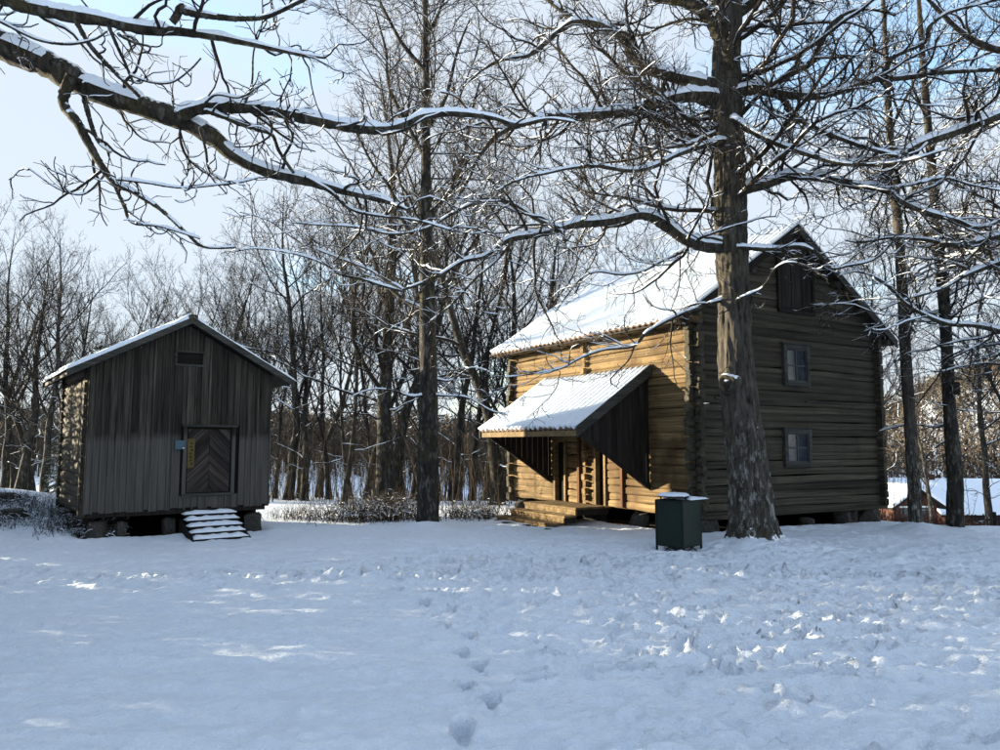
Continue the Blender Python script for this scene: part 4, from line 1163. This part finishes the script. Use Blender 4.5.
# oak outside the right edge
RB = (15.2, 17.5, 0.0)
rt_ = [(15.2, 17.5, -.2), (15.15, 17.5, 2), (15.1, 17.4, 4), (15, 17.3, 6.5), (15, 17.3, 9), (14.9, 17.4, 12)]
def jr(z, pts): return [np.array((15.05, 17.4, z))] + pts
r_limbs = [
    (jr(8.6, px([(1060, 92), (1010, 110), (980, 123), (950, 134), (925, 142), (906, 152), (893, 166), (884, 184), (872, 196), (850, 205)], 16.6, 15.6)), [.2, .15, .13, .115, .10, .085, .06, .04, .02]),
    (px([(906, 153), (885, 152), (868, 140), (850, 138), (835, 128)], 15.8, 15.4), [.05, .04, .028, .018]),
    (jr(6.5, px([(1040, 260), (1000, 262), (965, 275), (940, 290), (905, 300), (880, 310)], 16.8, 16.2)), [.14, .1, .08, .05, .03, .02]),
    (jr(6.2, px([(1060, 345), (1010, 334), (975, 326), (948, 324), (927, 316), (906, 303), (884, 282), (860, 273), (838, 276)], 17, 15.6)), [.12, .08, .06, .05, .04, .03, .015]),
    (jr(7.2, px([(1050, 225), (1000, 235), (960, 245), (920, 240), (890, 238), (862, 242), (845, 240)], 16.6, 15.5)), [.14, .1, .075, .055, .04, .03, .018]),
    (jr(9.4, px([(1050, 40), (1000, 50), (960, 30), (920, -10)], 16.6, 15.5)), [.15, .1, .07, .03]),
    (jr(10.4, px([(1080, -40), (1030, -60), (980, -80)], 16.6, 15.5)), [.13, .09, .03]),
]
right_oak = big_tree('oak_tree', 'oak beyond the log house gable whose snowy boughs droop across the roof edge', RB, rt_, [.5, .42, .38, .34, .26, .1], r_limbs, g,
                     (3.4, 4.0, 5.0, 4.2, 2.2), (M_LIMB, M_LIMB, M_TWIG), bole_kw=dict(sides=32, K=60, ridge=.05, flare=(.4, .4, 5)), snow_lv=4)

# straight tree between the buildings
MB_ = (-1.85, 19.55, 0.0)
mt_ = [(-1.85, 19.55, -.2)] + px([(428, 515), (428, 460), (429, 400), (428, 330), (427, 260), (426, 180), (426, 90), (425, 0), (424, -90), (424, -170)], 19.55)
m_limbs = [
    (px([(430, 394), (412, 397), (392, 391), (372, 390), (350, 398)], 19.5, 19), [.04, .03, .022, .012]),
    (px([(430, 396), (446, 396), (468, 398), (490, 410), (508, 415)], 19.5, 19), [.04, .03, .022, .012]),
    (px([(429, 378), (450, 380), (470, 368), (490, 372)], 19.5, 20), [.045, .03, .02, .012]),
    (px([(428, 310), (405, 300), (380, 282), (350, 262), (320, 250)], 19.5, 20.5), [.07, .05, .035, .02]),
    (px([(428, 300), (450, 280), (470, 250), (490, 215), (505, 190)], 19.5, 20.5), [.08, .06, .04, .02]),
    (px([(427, 250), (405, 225), (390, 190), (370, 160), (350, 120)], 19.5, 20), [.08, .06, .04, .02]),
    (px([(427, 220), (445, 195), (462, 160), (470, 120), (480, 80)], 19.5, 19), [.07, .05, .04, .02]),
    (px([(426, 160), (410, 130), (390, 90), (385, 50), (375, 10)], 19.5, 20.3), [.07, .05, .04, .02]),
    (px([(426, 130), (445, 100), (455, 60), (470, 20)], 19.5, 18.8), [.06, .05, .04, .02]),
    (px([(425, 70), (400, 40), (380, 0), (365, -40)], 19.5, 19), [.06, .05, .03, .015]),
    (px([(425, 40), (440, 10), (455, -40)], 19.5, 20), [.06, .04, .015]),
]
big_tree('alder_tree', 'straight dark tree standing alone at the yard edge between the two buildings', MB_, mt_, [.30, .27, .26, .245, .22, .18, .135, .095, .065, .04, .02], m_limbs, g,
         (2.8, 3.4, 4.0, 3.4, 1.8), (M_FOREST, M_FOREST, M_TWIG), bole_kw=dict(sides=40, K=120, ridge=.035, flare=(.2, .35, 5)), trunk_dens=4.5, lmax1=3.0)

# the pair right of the house
for nm, lab, bx0, pth, rr, lim in (
    ('birch_tree', 'slim mossy trunk by the gable end of the log house, snow heaped at its foot', 915,
     [(915, 512), (913, 470), (910, 420), (906, 360), (903, 300), (899, 240), (893, 170), (888, 100), (884, 20), (880, -60)], [.18, .152, .148, .145, .14, .132, .12, .105, .085, .06, .03],
     [([(905, 345), (893, 332), (884, 325), (880, 340)], [.02, .016, .01]), ([(903, 320), (930, 322), (960, 316), (985, 312)], [.03, .022, .015]), ([(897, 220), (915, 190), (935, 160)], [.05, .035, .02]), ([(893, 180), (875, 150), (868, 120)], [.05, .035, .02]), ([(890, 130), (905, 100), (925, 60)], [.05, .035, .02]), ([(913, 424), (896, 427), (880, 431)], [.03, .025, .018])]),
    ('birch_tree', 'thicker leaning trunk carrying a bird box beside the picket fence', 955,
     [(955, 512), (955, 480), (952, 440), (949, 400), (947, 350), (943, 290), (938, 240), (932, 170), (926, 100), (920, 20), (915, -60)], [.23, .19, .18, .168, .155, .145, .138, .125, .11, .09, .06, .03],
     [([(948, 424), (935, 427), (915, 424)], [.035, .03, .02]), ([(949, 441), (940, 444), (934, 448)], [.025, .018, .01]), ([(943, 300), (965, 285), (990, 280), (1010, 262)], [.06, .045, .03, .02]), ([(938, 250), (920, 225), (908, 200)], [.05, .035, .02]), ([(934, 190), (955, 160), (975, 120), (985, 90)], [.06, .045, .03, .02]), ([(928, 120), (915, 90), (905, 50)], [.05, .035, .02]), ([(925, 90), (945, 60), (955, 20)], [.05, .03, .015])])):
    b = on_ground(bx0, 530, 0)
    base = (float(b[0]), float(b[1]), 0.0)
    big_tree(nm, lab, base, [np.array([base[0], base[1], -.2])] + px(pth, base[1]), rr, [(px(q, base[1], base[1] + .8), r_) for q, r_ in lim], g,
             (2.4, 3.0, 3.2, 2.4, 1.4), (M_OAK if bx0 == 915 else M_FOREST, M_FOREST, M_TWIG), group=None, bole_kw=dict(sides=28, K=90, ridge=.04, flare=(.2, .3, 4)), trunk_dens=2.4, lmax1=2.2)
# bird box on the second
bb = at(955.5, 388, 19.25)
bird = thing('bird_box', 'small weathered wooden bird box hung on the leaning trunk', 'bird box', tuple(bb), R(-15))
box('body', (-.085, .085, -.08, .08, -.17, .15), M_DARKWOOD, bird)
poly_slab('lid', [(-.11, -.14, .14), (-.11, .1, .22), (-.11, .1, .25), (-.11, -.14, .17)], (.22, 0, 0), M_TRIM, bird)
disc('entrance', .025, 0, .006, M_BLACK, bird).rotation_euler = (math.pi / 2, 0, 0)
bird.children[-1].location = (0, -.081, .05)

# ------------------------------------------------------------------ the wood behind: a few grown trees, copied
def wood_tree(seed, H=13.5, r0=.2, lean=.04, fork=False, dens=(1.9, 3.0, 4.2, 3.8), t0=.25, upw=.06):
    g = np.random.default_rng(seed)
    n = 12; pts = [np.array([0, 0, -.4])]; d = np.array([g.normal(0, lean), g.normal(0, lean), 1.0])
    for k in range(n):
        d = d + np.array([g.normal(0, .07), g.normal(0, .07), .03]); d /= np.linalg.norm(d); pts.append(pts[-1] + d * H / n)
    rad = [r0 * (1.25 if k == 0 else 1) * (1 - .97 * (k / n) ** .9) + .006 for k in range(n + 1)]
    P0, r_, V, F = bole(pts, rad, g, sides=12, K=50, ridge=.04, freq=6, flare=(.3, .3, 4))
    trunk = new_mesh('trunk', V, F, True)
    Pm, Rm = P0[None, ::2], r_[None, ::2]
    crown, snow = [], []
    b1 = children(Pm, Rm, dens[0], g, t=(t0, .98), ang=(28, 62), lf=.42, lmin=1.3, lmax=5.5, K=12, wig=.13, up=upw, rf=.5, rmin=.014)
    b1b = children(Pm, Rm, .9, g, t=(.08, .4), ang=(50, 85), lf=.16, lmin=.6, lmax=2.4, K=9, wig=.2, up=.02, rf=.2, rmin=.01)
    crown += [tube(*b1, 5), tube(*b1b, 4)]; snow += [snow_tube(*b1, g, hmax=.035, cover=.1), snow_tube(*b1b, g, hmax=.03, h0=.014, cover=.3)]
    b2 = children(*b1, dens[1], g, t=(.15, 1), ang=(28, 60), lf=.45, lmin=.5, lmax=2.2, K=8, wig=.18, up=upw, rf=.55, rmin=.009)
    crown.append(tube(*b2, 4)); snow.append(snow_tube(*b2, g, hmax=.02, h0=.008, cover=-.05))
    b3 = [np.concatenate(q) for q in zip(children(*b2, dens[2], g, t=(.15, 1), ang=(25, 55), lf=.5, lmin=.3, lmax=1.1, K=6, wig=.2, up=upw, rf=.6, rmin=.0065),
                                         children(*b1b, 3.0, g, t=(.15, 1), ang=(25, 65), lf=.5, lmin=.25, lmax=.9, K=6, wig=.22, up=.02, rf=.6, rmin=.0065))]
    crown.append(tube(*b3, 3))
    b4 = children(*b3, dens[3], g, t=(.2, 1), ang=(25, 55), lf=.5, lmin=.18, lmax=.6, K=4, wig=.2, up=upw, rf=.7, rmin=.005)
    crown.append(tube(*b4, 3))
    V, F = weld(crown); cr_ = new_mesh('crown', V, F, False)
    V, F = weld(snow); sn = new_mesh('snow', V, F, True)
    trunk.materials.append(M_FOREST); cr_.materials.append(M_FTWIG); sn.materials.append(M_SNOW2)
    return trunk, cr_, sn

VARS = [wood_tree(61, 13.5, .20), wood_tree(62, 12.5, .15, .06), wood_tree(63, 14.5, .24, .03, t0=.3), wood_tree(64, 11.5, .12, .08, t0=.2), wood_tree(65, 15, .30, .03, t0=.22, dens=(2.2, 2.8, 4.0, 3.6)), wood_tree(66, 10.0, .09, .05, t0=.3, dens=(2.4, 3.0, 4.2, 3.6))]
def forest_tree(v, x, y, sc, rz, label='bare leafless tree in the snowy wood behind the buildings', group='bare trees of the wood', sxy=None):
    t = thing('bare_tree', label, 'tree', (x, y, float(terrain(x, y))), rz, group)
    s = sxy or sc
    t.scale = (s, s, sc)
    for nm, me in zip(('trunk', 'crown', 'snow'), VARS[v]):
        o = obj(nm, me, None, t)
        if nm == 'snow': o['kind'] = 'stuff'
    return t
fr = np.random.default_rng(17)
# trunks one can pick out, by pixel column and distance
spots = [(5, 42, 0, 1.1), (18, 45, 2, 1.05), (22, 41, 4, .95), (48, 40, 0, 1.1), (36, 43, 1, 1.2), (60, 41, 5, 1.3), (80, 42, 0, 1.0), (-12, 44, 2, 1.0),
         (105, 42, 3, 1.0), (128, 38, 1, .95), (150, 44, 0, .95), (172, 36, 3, .92), (196, 42, 2, .88), (215, 37, 1, .98), (238, 41, 0, .95), (262, 35, 3, 1.05),
         (288, 34, 0, 1.1), (306, 33, 1, 1.1), (330, 37, 3, 1.2), (345, 29, 5, 1.25), (388, 30, 4, 1.25), (398, 33, 2, 1.25), (366, 40, 1, 1.35), (415, 36, 0, 1.3),
         (452, 33, 1, 1.35), (470, 38, 3, 1.5), (497, 27.5, 2, 1.0), (512, 34, 4, .95), (484, 45, 0, 1.2), (540, 36, 4, 1.05), (575, 40, 1, 1.2), (610, 44, 0, 1.2), (650, 42, 3, 1.25), (690, 46, 1, 1.2),
         (440, 52, 2, 1.2), (320, 50, 2, 1.1), (260, 55, 0, 1.15), (60, 52, 1, 1.1), (-30, 45, 0, 1.1), (130, 55, 3, 1.2),
         (-22, 40, 3, 1.1), (30, 46, 5, 1.2), (70, 48, 3, 1.2), (95, 50, 5, 1.25), (115, 47, 1, 1.15), (160, 52, 5, 1.3), (182, 49, 3, 1.2), (205, 54, 1, 1.25), (228, 50, 5, 1.3), (250, 46, 3, 1.2), (276, 43, 5, 1.3), (298, 46, 3, 1.3), (352, 44, 5, 1.5), (378, 48, 3, 1.5), (405, 46, 5, 1.5), (432, 44, 3, 1.5), (460, 47, 5, 1.6), (520, 46, 3, 1.5), (556, 50, 5, 1.6),
         (760, 44, 0, 1.25), (800, 40, 1, 1.3), (835, 38, 3, 1.2), (872, 46, 0, 1.25), (985, 36, 1, 1.2), (1020, 30, 0, 1.15), (1060, 40, 2, 1.1), (930, 52, 3, 1.4)]
for pxx, Y, v, sc in spots:
    p = at(pxx, 444, Y)
    t = forest_tree(v, float(p[0]), Y, sc * fr.uniform(.92, 1.06), fr.uniform(0, 6.28))
    t['label'] = ('bare tree of the wood seen left of the storehouse' if pxx < 65 else 'bare tree of the wood rising behind the storehouse roof' if pxx < 270 else
                  'bare tree of the wood standing between the storehouse and the log house' if pxx < 500 else 'bare tree of the wood rising behind the log house roof' if pxx < 875 else 'bare tree of the wood beyond the picket fence')
    if pxx == 388: t['label'] = 'thick forked forest trunk among saplings behind the lone straight tree'
    if pxx == 497: t['label'] = 'dark curving trunk close behind the far end of the log house'
    if pxx in (388, 497): del t['group']

# ------------------------------------------------------------------ spruces: one behind the storehouse, unseen ones added at left to block the sun
def spruce_mesh(seed, H=9.0, R0=2.3):
    g = np.random.default_rng(seed); V = []; F = []
    zb = .3; n = int(H / .26)
    for k in range(n):
        z = zb + (H - zb) * k / n
        rad = R0 * (1 - z / H) ** .85 + .1
        for i in range(int(5 + 6 * (1 - z / H))):
            a = g.uniform(0, 6.283); L = rad * g.uniform(.7, 1.12); dr = g.uniform(.12, .38)
            m = max(3, int(L / .16)); d = np.array([math.cos(a), math.sin(a), 0]); s = np.array([-d[1], d[0], 0])
            for j in range(m):
                f = (j + .3) / m; c = d * L * f + np.array([0, 0, z - dr * L * f * f + g.normal(0, .03)])
                w = (.34 * (1 - f) + .12) * min(1, rad)
                for sg in (-1, 1):
                    o = len(V); tip = c + s * sg * w * g.uniform(.7, 1.2) + d * .16 - np.array([0, 0, g.uniform(.03, .16)])
                    V += [c - d * .05, c + d * .12, tip]; F.append((o, o + 1, o + 2))
                o = len(V); V += [c - s * .04, c + s * .04, c + d * .24 - np.array([0, 0, g.uniform(.05, .2)])]; F.append((o, o + 1, o + 2))
    me = new_mesh('crown', np.array(V), np.array(F)); me.materials.append(M_SPRUCE)
    P = np.array([[[0, 0, -.3], [0, 0, H * .5], [0, 0, H]]], float); v, f = tube(P, np.array([[.16, .09, .01]]), 8)
    tr = new_mesh('trunk', v, f, True); tr.materials.append(M_FOREST)
    return tr, me
M_SPRUCE = bark_material('spruce_spray', (0.016, 0.028, 0.014), (0.035, 0.055, 0.028), 0.88, 0, 0, 3)
SPR = [spruce_mesh(71), spruce_mesh(72, 7.5, 2.1)]
def spruce(v, x, y, sc, label, group=None):
    t = thing('spruce_tree', label, 'tree', (x, y, float(terrain(x, y)) - .05), fr.uniform(0, 6.28), group)
    t.scale = (sc, sc, sc if group is None else sc * 1.08)
    for nm, me in zip(('trunk', 'crown'), SPR[v]): obj(nm, me, None, t)
p = at(97, 440, 34)
spruce(1, float(p[0]), 34, .95, 'small dark green spruce showing above and beside the storehouse roof')
p = at(66, 440, 23.2)
spruce(1, float(p[0]), 23.2, .36, 'young snow-dusted spruce at the back corner of the storehouse')
for x, y, sc, v in ((-16.2, 18.2, .72, 0), (-14.6, 15.4, .8, 1), (-13.2, 12.9, .85, 0), (-17.5, 15.5, .9, 0), (-12.6, 10.4, .8, 1), (-15.5, 11.5, .95, 0), (-11.8, 6.4, .8, 0), (-14.0, 8.4, .9, 1), (-10.6, 3.6, .85, 0), (-12.5, 1.5, .9, 1), (-18.8, 18.9, .6, 1), (-17.8, 22.4, .6, 1), (-16.6, 20.2, .7, 0), (-8.3, 6.7, .6, 1), (-7.7, 5.0, .5, 0), (-11.0, 8.0, .7, 1), (-15.6, 20.9, .42, 0), (-15.5, 19.0, .5, 0), (-17.2, 21.3, .6, 1), (-20.2, 18.6, .9, 0), (-18.8, 13.6, .95, 1), (-17.6, 10.4, .9, 0), (-16.6, 6.4, .9, 1), (-15.4, 3.4, .9, 0), (-21.4, 20.6, .7, 0), (-9.3, 5.0, .75, 1), (-9.6, .6, .8, 0)):
    spruce(v, x, y, sc, 'unseen dense spruce added to shade the yard', 'spruces added to shade the yard')

# ------------------------------------------------------------------ undergrowth, shrubs, hedge, fence
def stems_mesh(name, xy, h, g, mat_, spread=.12, r=.006, twigs=4.0, snow=0.0):
    n = len(xy); K = 6; X = []
    z0 = terrain(xy[:, 0], xy[:, 1]); p = np.stack([xy[:, 0], xy[:, 1], z0 - .05], -1)
    v = np.stack([g.normal(0, spread, n), g.normal(0, spread, n), np.ones(n)], -1)
    st = h / (K - 1); X = [p]
    for k in range(K - 1):
        v = v + g.normal(0, spread * .8, (n, 3)); v /= np.linalg.norm(v, axis=1, keepdims=True); X.append(X[-1] + v * st[:, None])
    P = np.stack(X, 1); Rr = np.full((n, 1), r) * np.linspace(1.3, .5, K)[None]
    c1 = children(P, Rr, twigs, g, t=(.25, 1), ang=(25, 60), lf=.35, lmin=.15, lmax=.9, K=5, wig=.2, up=.05, rf=.7, rmin=.004)
    parts = [tube(P, Rr, 3), tube(*c1, 3)]
    V, F = weld(parts)
    sn = weld([snow_tube(P, Rr, g, hmax=.03, h0=snow, cover=.3), snow_tube(*c1, g, hmax=.03, h0=snow, cover=.3)]) if snow else None
    return V, F, sn
gu = np.random.default_rng(23)
xy = np.stack([gu.uniform(-16, 16, 2000), gu.uniform(25, 46, 2000)], -1)
xy = xy[~((xy[:, 0] < -3) & (xy[:, 1] < np.where(xy[:, 0] < -12, 33, 30)))]
V, F, _ = stems_mesh('undergrowth', xy, gu.uniform(.8, 3.8, len(xy)), gu, M_BRUSH, .10, .010, 2.6)
tag(obj('undergrowth', new_mesh('undergrowth', V, F), M_BRUSH), 'thin brown saplings and brush filling the wood behind the yard', 'undergrowth', kind='stuff')

def shrub(name, label, x, y, rx, ry, h, n, mat_, snow=.012, group=None, twigs=6.0, r=.007, spread=.3):
    xy = np.stack([gu.normal(0, rx, n), gu.normal(0, ry, n)], -1) + np.array([x, y])
    V, F, sn = stems_mesh(name, xy, gu.uniform(.4, 1, n) * h, gu, mat_, spread, r, twigs, snow)
    base = (x, y, float(terrain(x, y)))
    t = thing(name, label, 'shrub', base, 0, group)
    tag(obj('stems', new_mesh('stems', rel(V, base), F), mat_, t), kind='stuff')
    if sn: tag(obj('snow', new_mesh('snow', rel(sn[0], base), sn[1], True), M_SNOW2, t), kind='stuff')
for pxx, Y, rx, h, n, lab in ((372, 22.0, .7, 1.15, 260, 'tangled snow-covered shrub left of the lone straight tree'), (338, 22.6, .5, .8, 150, 'low twiggy shrub dusted with snow beside the log pile'),
                              (402, 22.4, .45, 1.1, 170, 'upright snowy shrub just left of the lone straight trunk'), (458, 22.2, .5, .7, 180, 'low snowy shrub between the straight tree and the log house'), (488, 22.4, .4, .65, 140, 'snowy bramble clump by the far corner of the log house'),
                              (300, 23.2, .5, .6, 140, 'small snowy bramble behind the right side of the storehouse')):
    p = at(pxx, 444, Y); shrub('shrub', lab, float(p[0]), Y, rx, .4, h, n, M_BRUSH, .016)
for pxx, Y, lab in ((890, 24.2, 'reddish bare hedge bush against the gable end of the log house'), (905, 24.6, 'reddish bare hedge bush behind the slim mossy trunk'), (928, 24.4, 'reddish bare hedge bush between the two slim trunks'), (945, 24.6, 'reddish bare hedge bush touching the picket fence')):
    p = at(pxx, 444, Y); shrub('hedge_bush', lab, float(p[0]), Y, .42, .3, .95, 240, M_BRUSH_RED, .006, twigs=7, r=.008)
for i, (x, y, s) in enumerate(((-10.4, 18.6, .6), (-11.4, 19.6, .6), (-9.9, 17.9, .45), (-12.6, 20.2, .5), (-13.6, 19.6, .4), (-11.9, 18.6, .3))):
    shrub('bramble', ['dark snow-capped bramble under the storehouse log wall', 'dark bramble mound on the snowy bank beside the storehouse', 'low bramble at the front left corner of the storehouse', 'sprawling bramble on top of the snowy bank', 'flat bramble patch furthest along the snowy bank', 'tiny bramble tuft sticking out of the snowy slope'][i], x, y, .45, .35, s, 220, M_FERN, .022, twigs=9, r=.007, spread=.5)
# boulders on the bank
for i, (x, y, s) in enumerate(((-12.3, 19.2, .35), (-13.3, 20.3, .4), (-14.6, 20.2, .3))):
    o = obj('boulder', STONES[i].copy(), None, None, (x, y, float(terrain(x, y)) + .02), (0, 0, i), (s * 1.5, s, s * .6))
    tag(o, ['half-buried boulder in the snow below the bramble mound', 'broad boulder with snow around it on the bank', 'small boulder at the far end of the snowy bank'][i], 'boulder')

# picket fence at the right
f0 = at(950, 500, 25.5); f1 = at(1040, 500, 26.5)
fence = thing('picket_fence', 'low dark picket fence in front of the far snowy roofs', 'fence', (float(f0[0]), 25.5, float(terrain(f0[0], 25.5))), math.atan2(1.0, f1[0] - f0[0]))
flen = math.hypot(f1[0] - f0[0], 1.0)
nP = int(flen / .17)
pk = bevelled('picket', [(-.03, -.01, -.1), (.03, -.01, -.1), (.03, .01, -.1), (-.03, .01, -.1), (-.03, -.01, .82), (.03, -.01, .82), (.03, .01, .82), (-.03, .01, .82)], BOXF, .005)
pk.materials.append(M_DARKWOOD)
for i in range(nP):
    obj('picket', pk, None, fence, (i * .17, 0, random.uniform(-.03, .03)), (0, random.uniform(-.03, .03), 0), (1, 1, random.uniform(.94, 1.05)))
for z in (.22, .62): box('rail', (-.05, flen, .012, .045, z, z + .06), M_DARKWOOD, fence)
for i in range(3): box('post', (i * flen / 2 - .04, i * flen / 2 + .04, .047, .13, -.3, .9), M_DARKWOOD, fence)

# ------------------------------------------------------------------ neighbours' houses beyond the fence
def far_house(label, pxl, pyl, Y, wid, dep, wall_h, roof_h, rz, wallm, chimney=False):
    p = at(pxl, pyl, Y)                             # pyl: pixel row of the ridge
    base = (float(p[0]), Y, float(p[2]) - wall_h - roof_h)
    t = thing('neighbour_house', label, 'house', base, rz)
    w2, d2 = wid / 2, dep / 2
    box('wall', (-w2, w2, -d2, d2, -1.5, wall_h), wallm, t, 0)
    for y in (-d2, d2 - .1): poly_slab('gable', [(-w2, y, wall_h + .002), (w2, y, wall_h + .002), (0, y, wall_h + roof_h - .02)], (0, .1, 0), wallm, t, 0)
    o = .5; k = roof_h / w2
    for sg in (-1, 1):
        a, b = (sg * (w2 + o), wall_h - o * k), (0, wall_h + roof_h)
        rf = poly_slab('roof', [(a[0], -d2 - o, a[1]), (b[0], -d2 - o, b[1]), (b[0], -d2 - o, b[1] - .14), (a[0], -d2 - o, a[1] - .14)], (0, dep + 2 * o, 0), M_DARKWOOD, t, 0)
        tag(poly_slab('snow_cover', [(a[0] * 1.01, -d2 - o - .05, a[1] + .005), (b[0], -d2 - o - .05, b[1] + .005), (b[0], -d2 - o - .05, b[1] + .26), (a[0] * 1.01, -d2 - o - .05, a[1] + .22)], (0, dep + 2 * o + .1, 0), M_SNOW2, rf, .06), kind='stuff')
    for i in (-1, 1):
        wdw = box('window', (i * w2 * .45 - .5, i * w2 * .45 + .5, -d2 - .03, -d2 + .02, wall_h * .35, wall_h * .35 + 1.1), M_GLASS, t, 0)
        box('frame', (i * w2 * .45 - .6, i * w2 * .45 + .6, -d2 - .06, -d2 - .031, wall_h * .35 + 1.1, wall_h * .35 + 1.22), M_WHITE, wdw, 0)
        box('frame', (i * w2 * .45 - .6, i * w2 * .45 + .6, -d2 - .06, -d2 - .031, wall_h * .35 - .12, wall_h * .35), M_WHITE, wdw, 0)
    if chimney: box('chimney', (-.4, .4, .5, 1.3, wall_h + roof_h - .6, wall_h + roof_h + .7), M_REDWALL, t)
far_house('red-brown gabled house with snowy roof behind the slim mossy trunk', 889, 485.5, 60, 3.5, 6, 2.2, 1.15, R(8), M_REDWALL)
far_house('low house with a broad snow-covered roof side-on beside the log house corner', 886, 484, 75, 6, 8, 2.4, 1.9, R(78), M_REDWALL)
far_house('house with a snowy roof set back between the two slim trunks', 938, 480, 95, 8, 14, 2.6, 2.4, R(80), M_PALEWALL, True)
far_house('long red house with wide snowy roof beyond the picket fence', 1000, 489, 66, 7, 13, 2.4, 1.7, R(86), M_REDWALL)
far_house('long snow-roofed house glimpsed between trunks beyond the undergrowth', 462, 492, 90, 9, 16, 2.6, 2.4, R(85), M_PALEWALL)

# ------------------------------------------------------------------ far wooded hills: one mass of bare crowns
gh = np.random.default_rng(29)
n = 11000
azs = np.radians(gh.uniform(-42, 44, n)); ds = gh.uniform(105, 470, n) ** 1.0
ds[:500] = gh.uniform(95, 140, 500)
hx, hy = np.sin(azs) * ds, np.cos(azs) * ds
keep = ~((np.degrees(azs) > 22) & (ds < 135)); hx, hy, ds = hx[keep], hy[keep], ds[keep]; n = len(hx)
hz = terrain(hx, hy); hh = gh.uniform(5, 11, n)
m = 28                                              # short twigs through each crown's volume
a = gh.uniform(0, 6.283, (n, m)); rr = np.sqrt(gh.uniform(0, 1, (n, m))); zt = gh.uniform(.22, 1.0, (n, m))
rad = hh[:, None] * .34 * rr * np.sqrt(np.clip(1.05 - zt, .05, 1) * np.clip(zt * 2.2, 0, 1))
c = np.stack([hx, hy, hz], -1)[:, None, :]
lo_ = c + np.stack([np.cos(a) * rad, np.sin(a) * rad, zt * hh[:, None]], -1)
dr_ = np.stack([np.cos(a) * rr, np.sin(a) * rr, gh.uniform(.2, 1.1, (n, m))], -1) + gh.normal(0, .3, (n, m, 3))
tipp = lo_ + dr_ * gh.uniform(.7, 1.7, (n, m))[..., None]
lo_[:, 0] = c[:, 0]; tipp[:, 0] = c[:, 0] + np.stack([0 * hh, 0 * hh, hh * .8], -1)
wv = gh.normal(size=(n, m, 3)) * (.05 + .00036 * ds[:, None, None])
V = np.stack([lo_ - wv, lo_ + wv, tipp], 2).reshape(-1, 3)
F = np.arange(len(V)).reshape(-1, 3)
tag(obj('far_wood', new_mesh('far_wood', V, F), M_FARWOOD), 'brown leafless wood covering the far hillsides', 'woodland', kind='stuff')
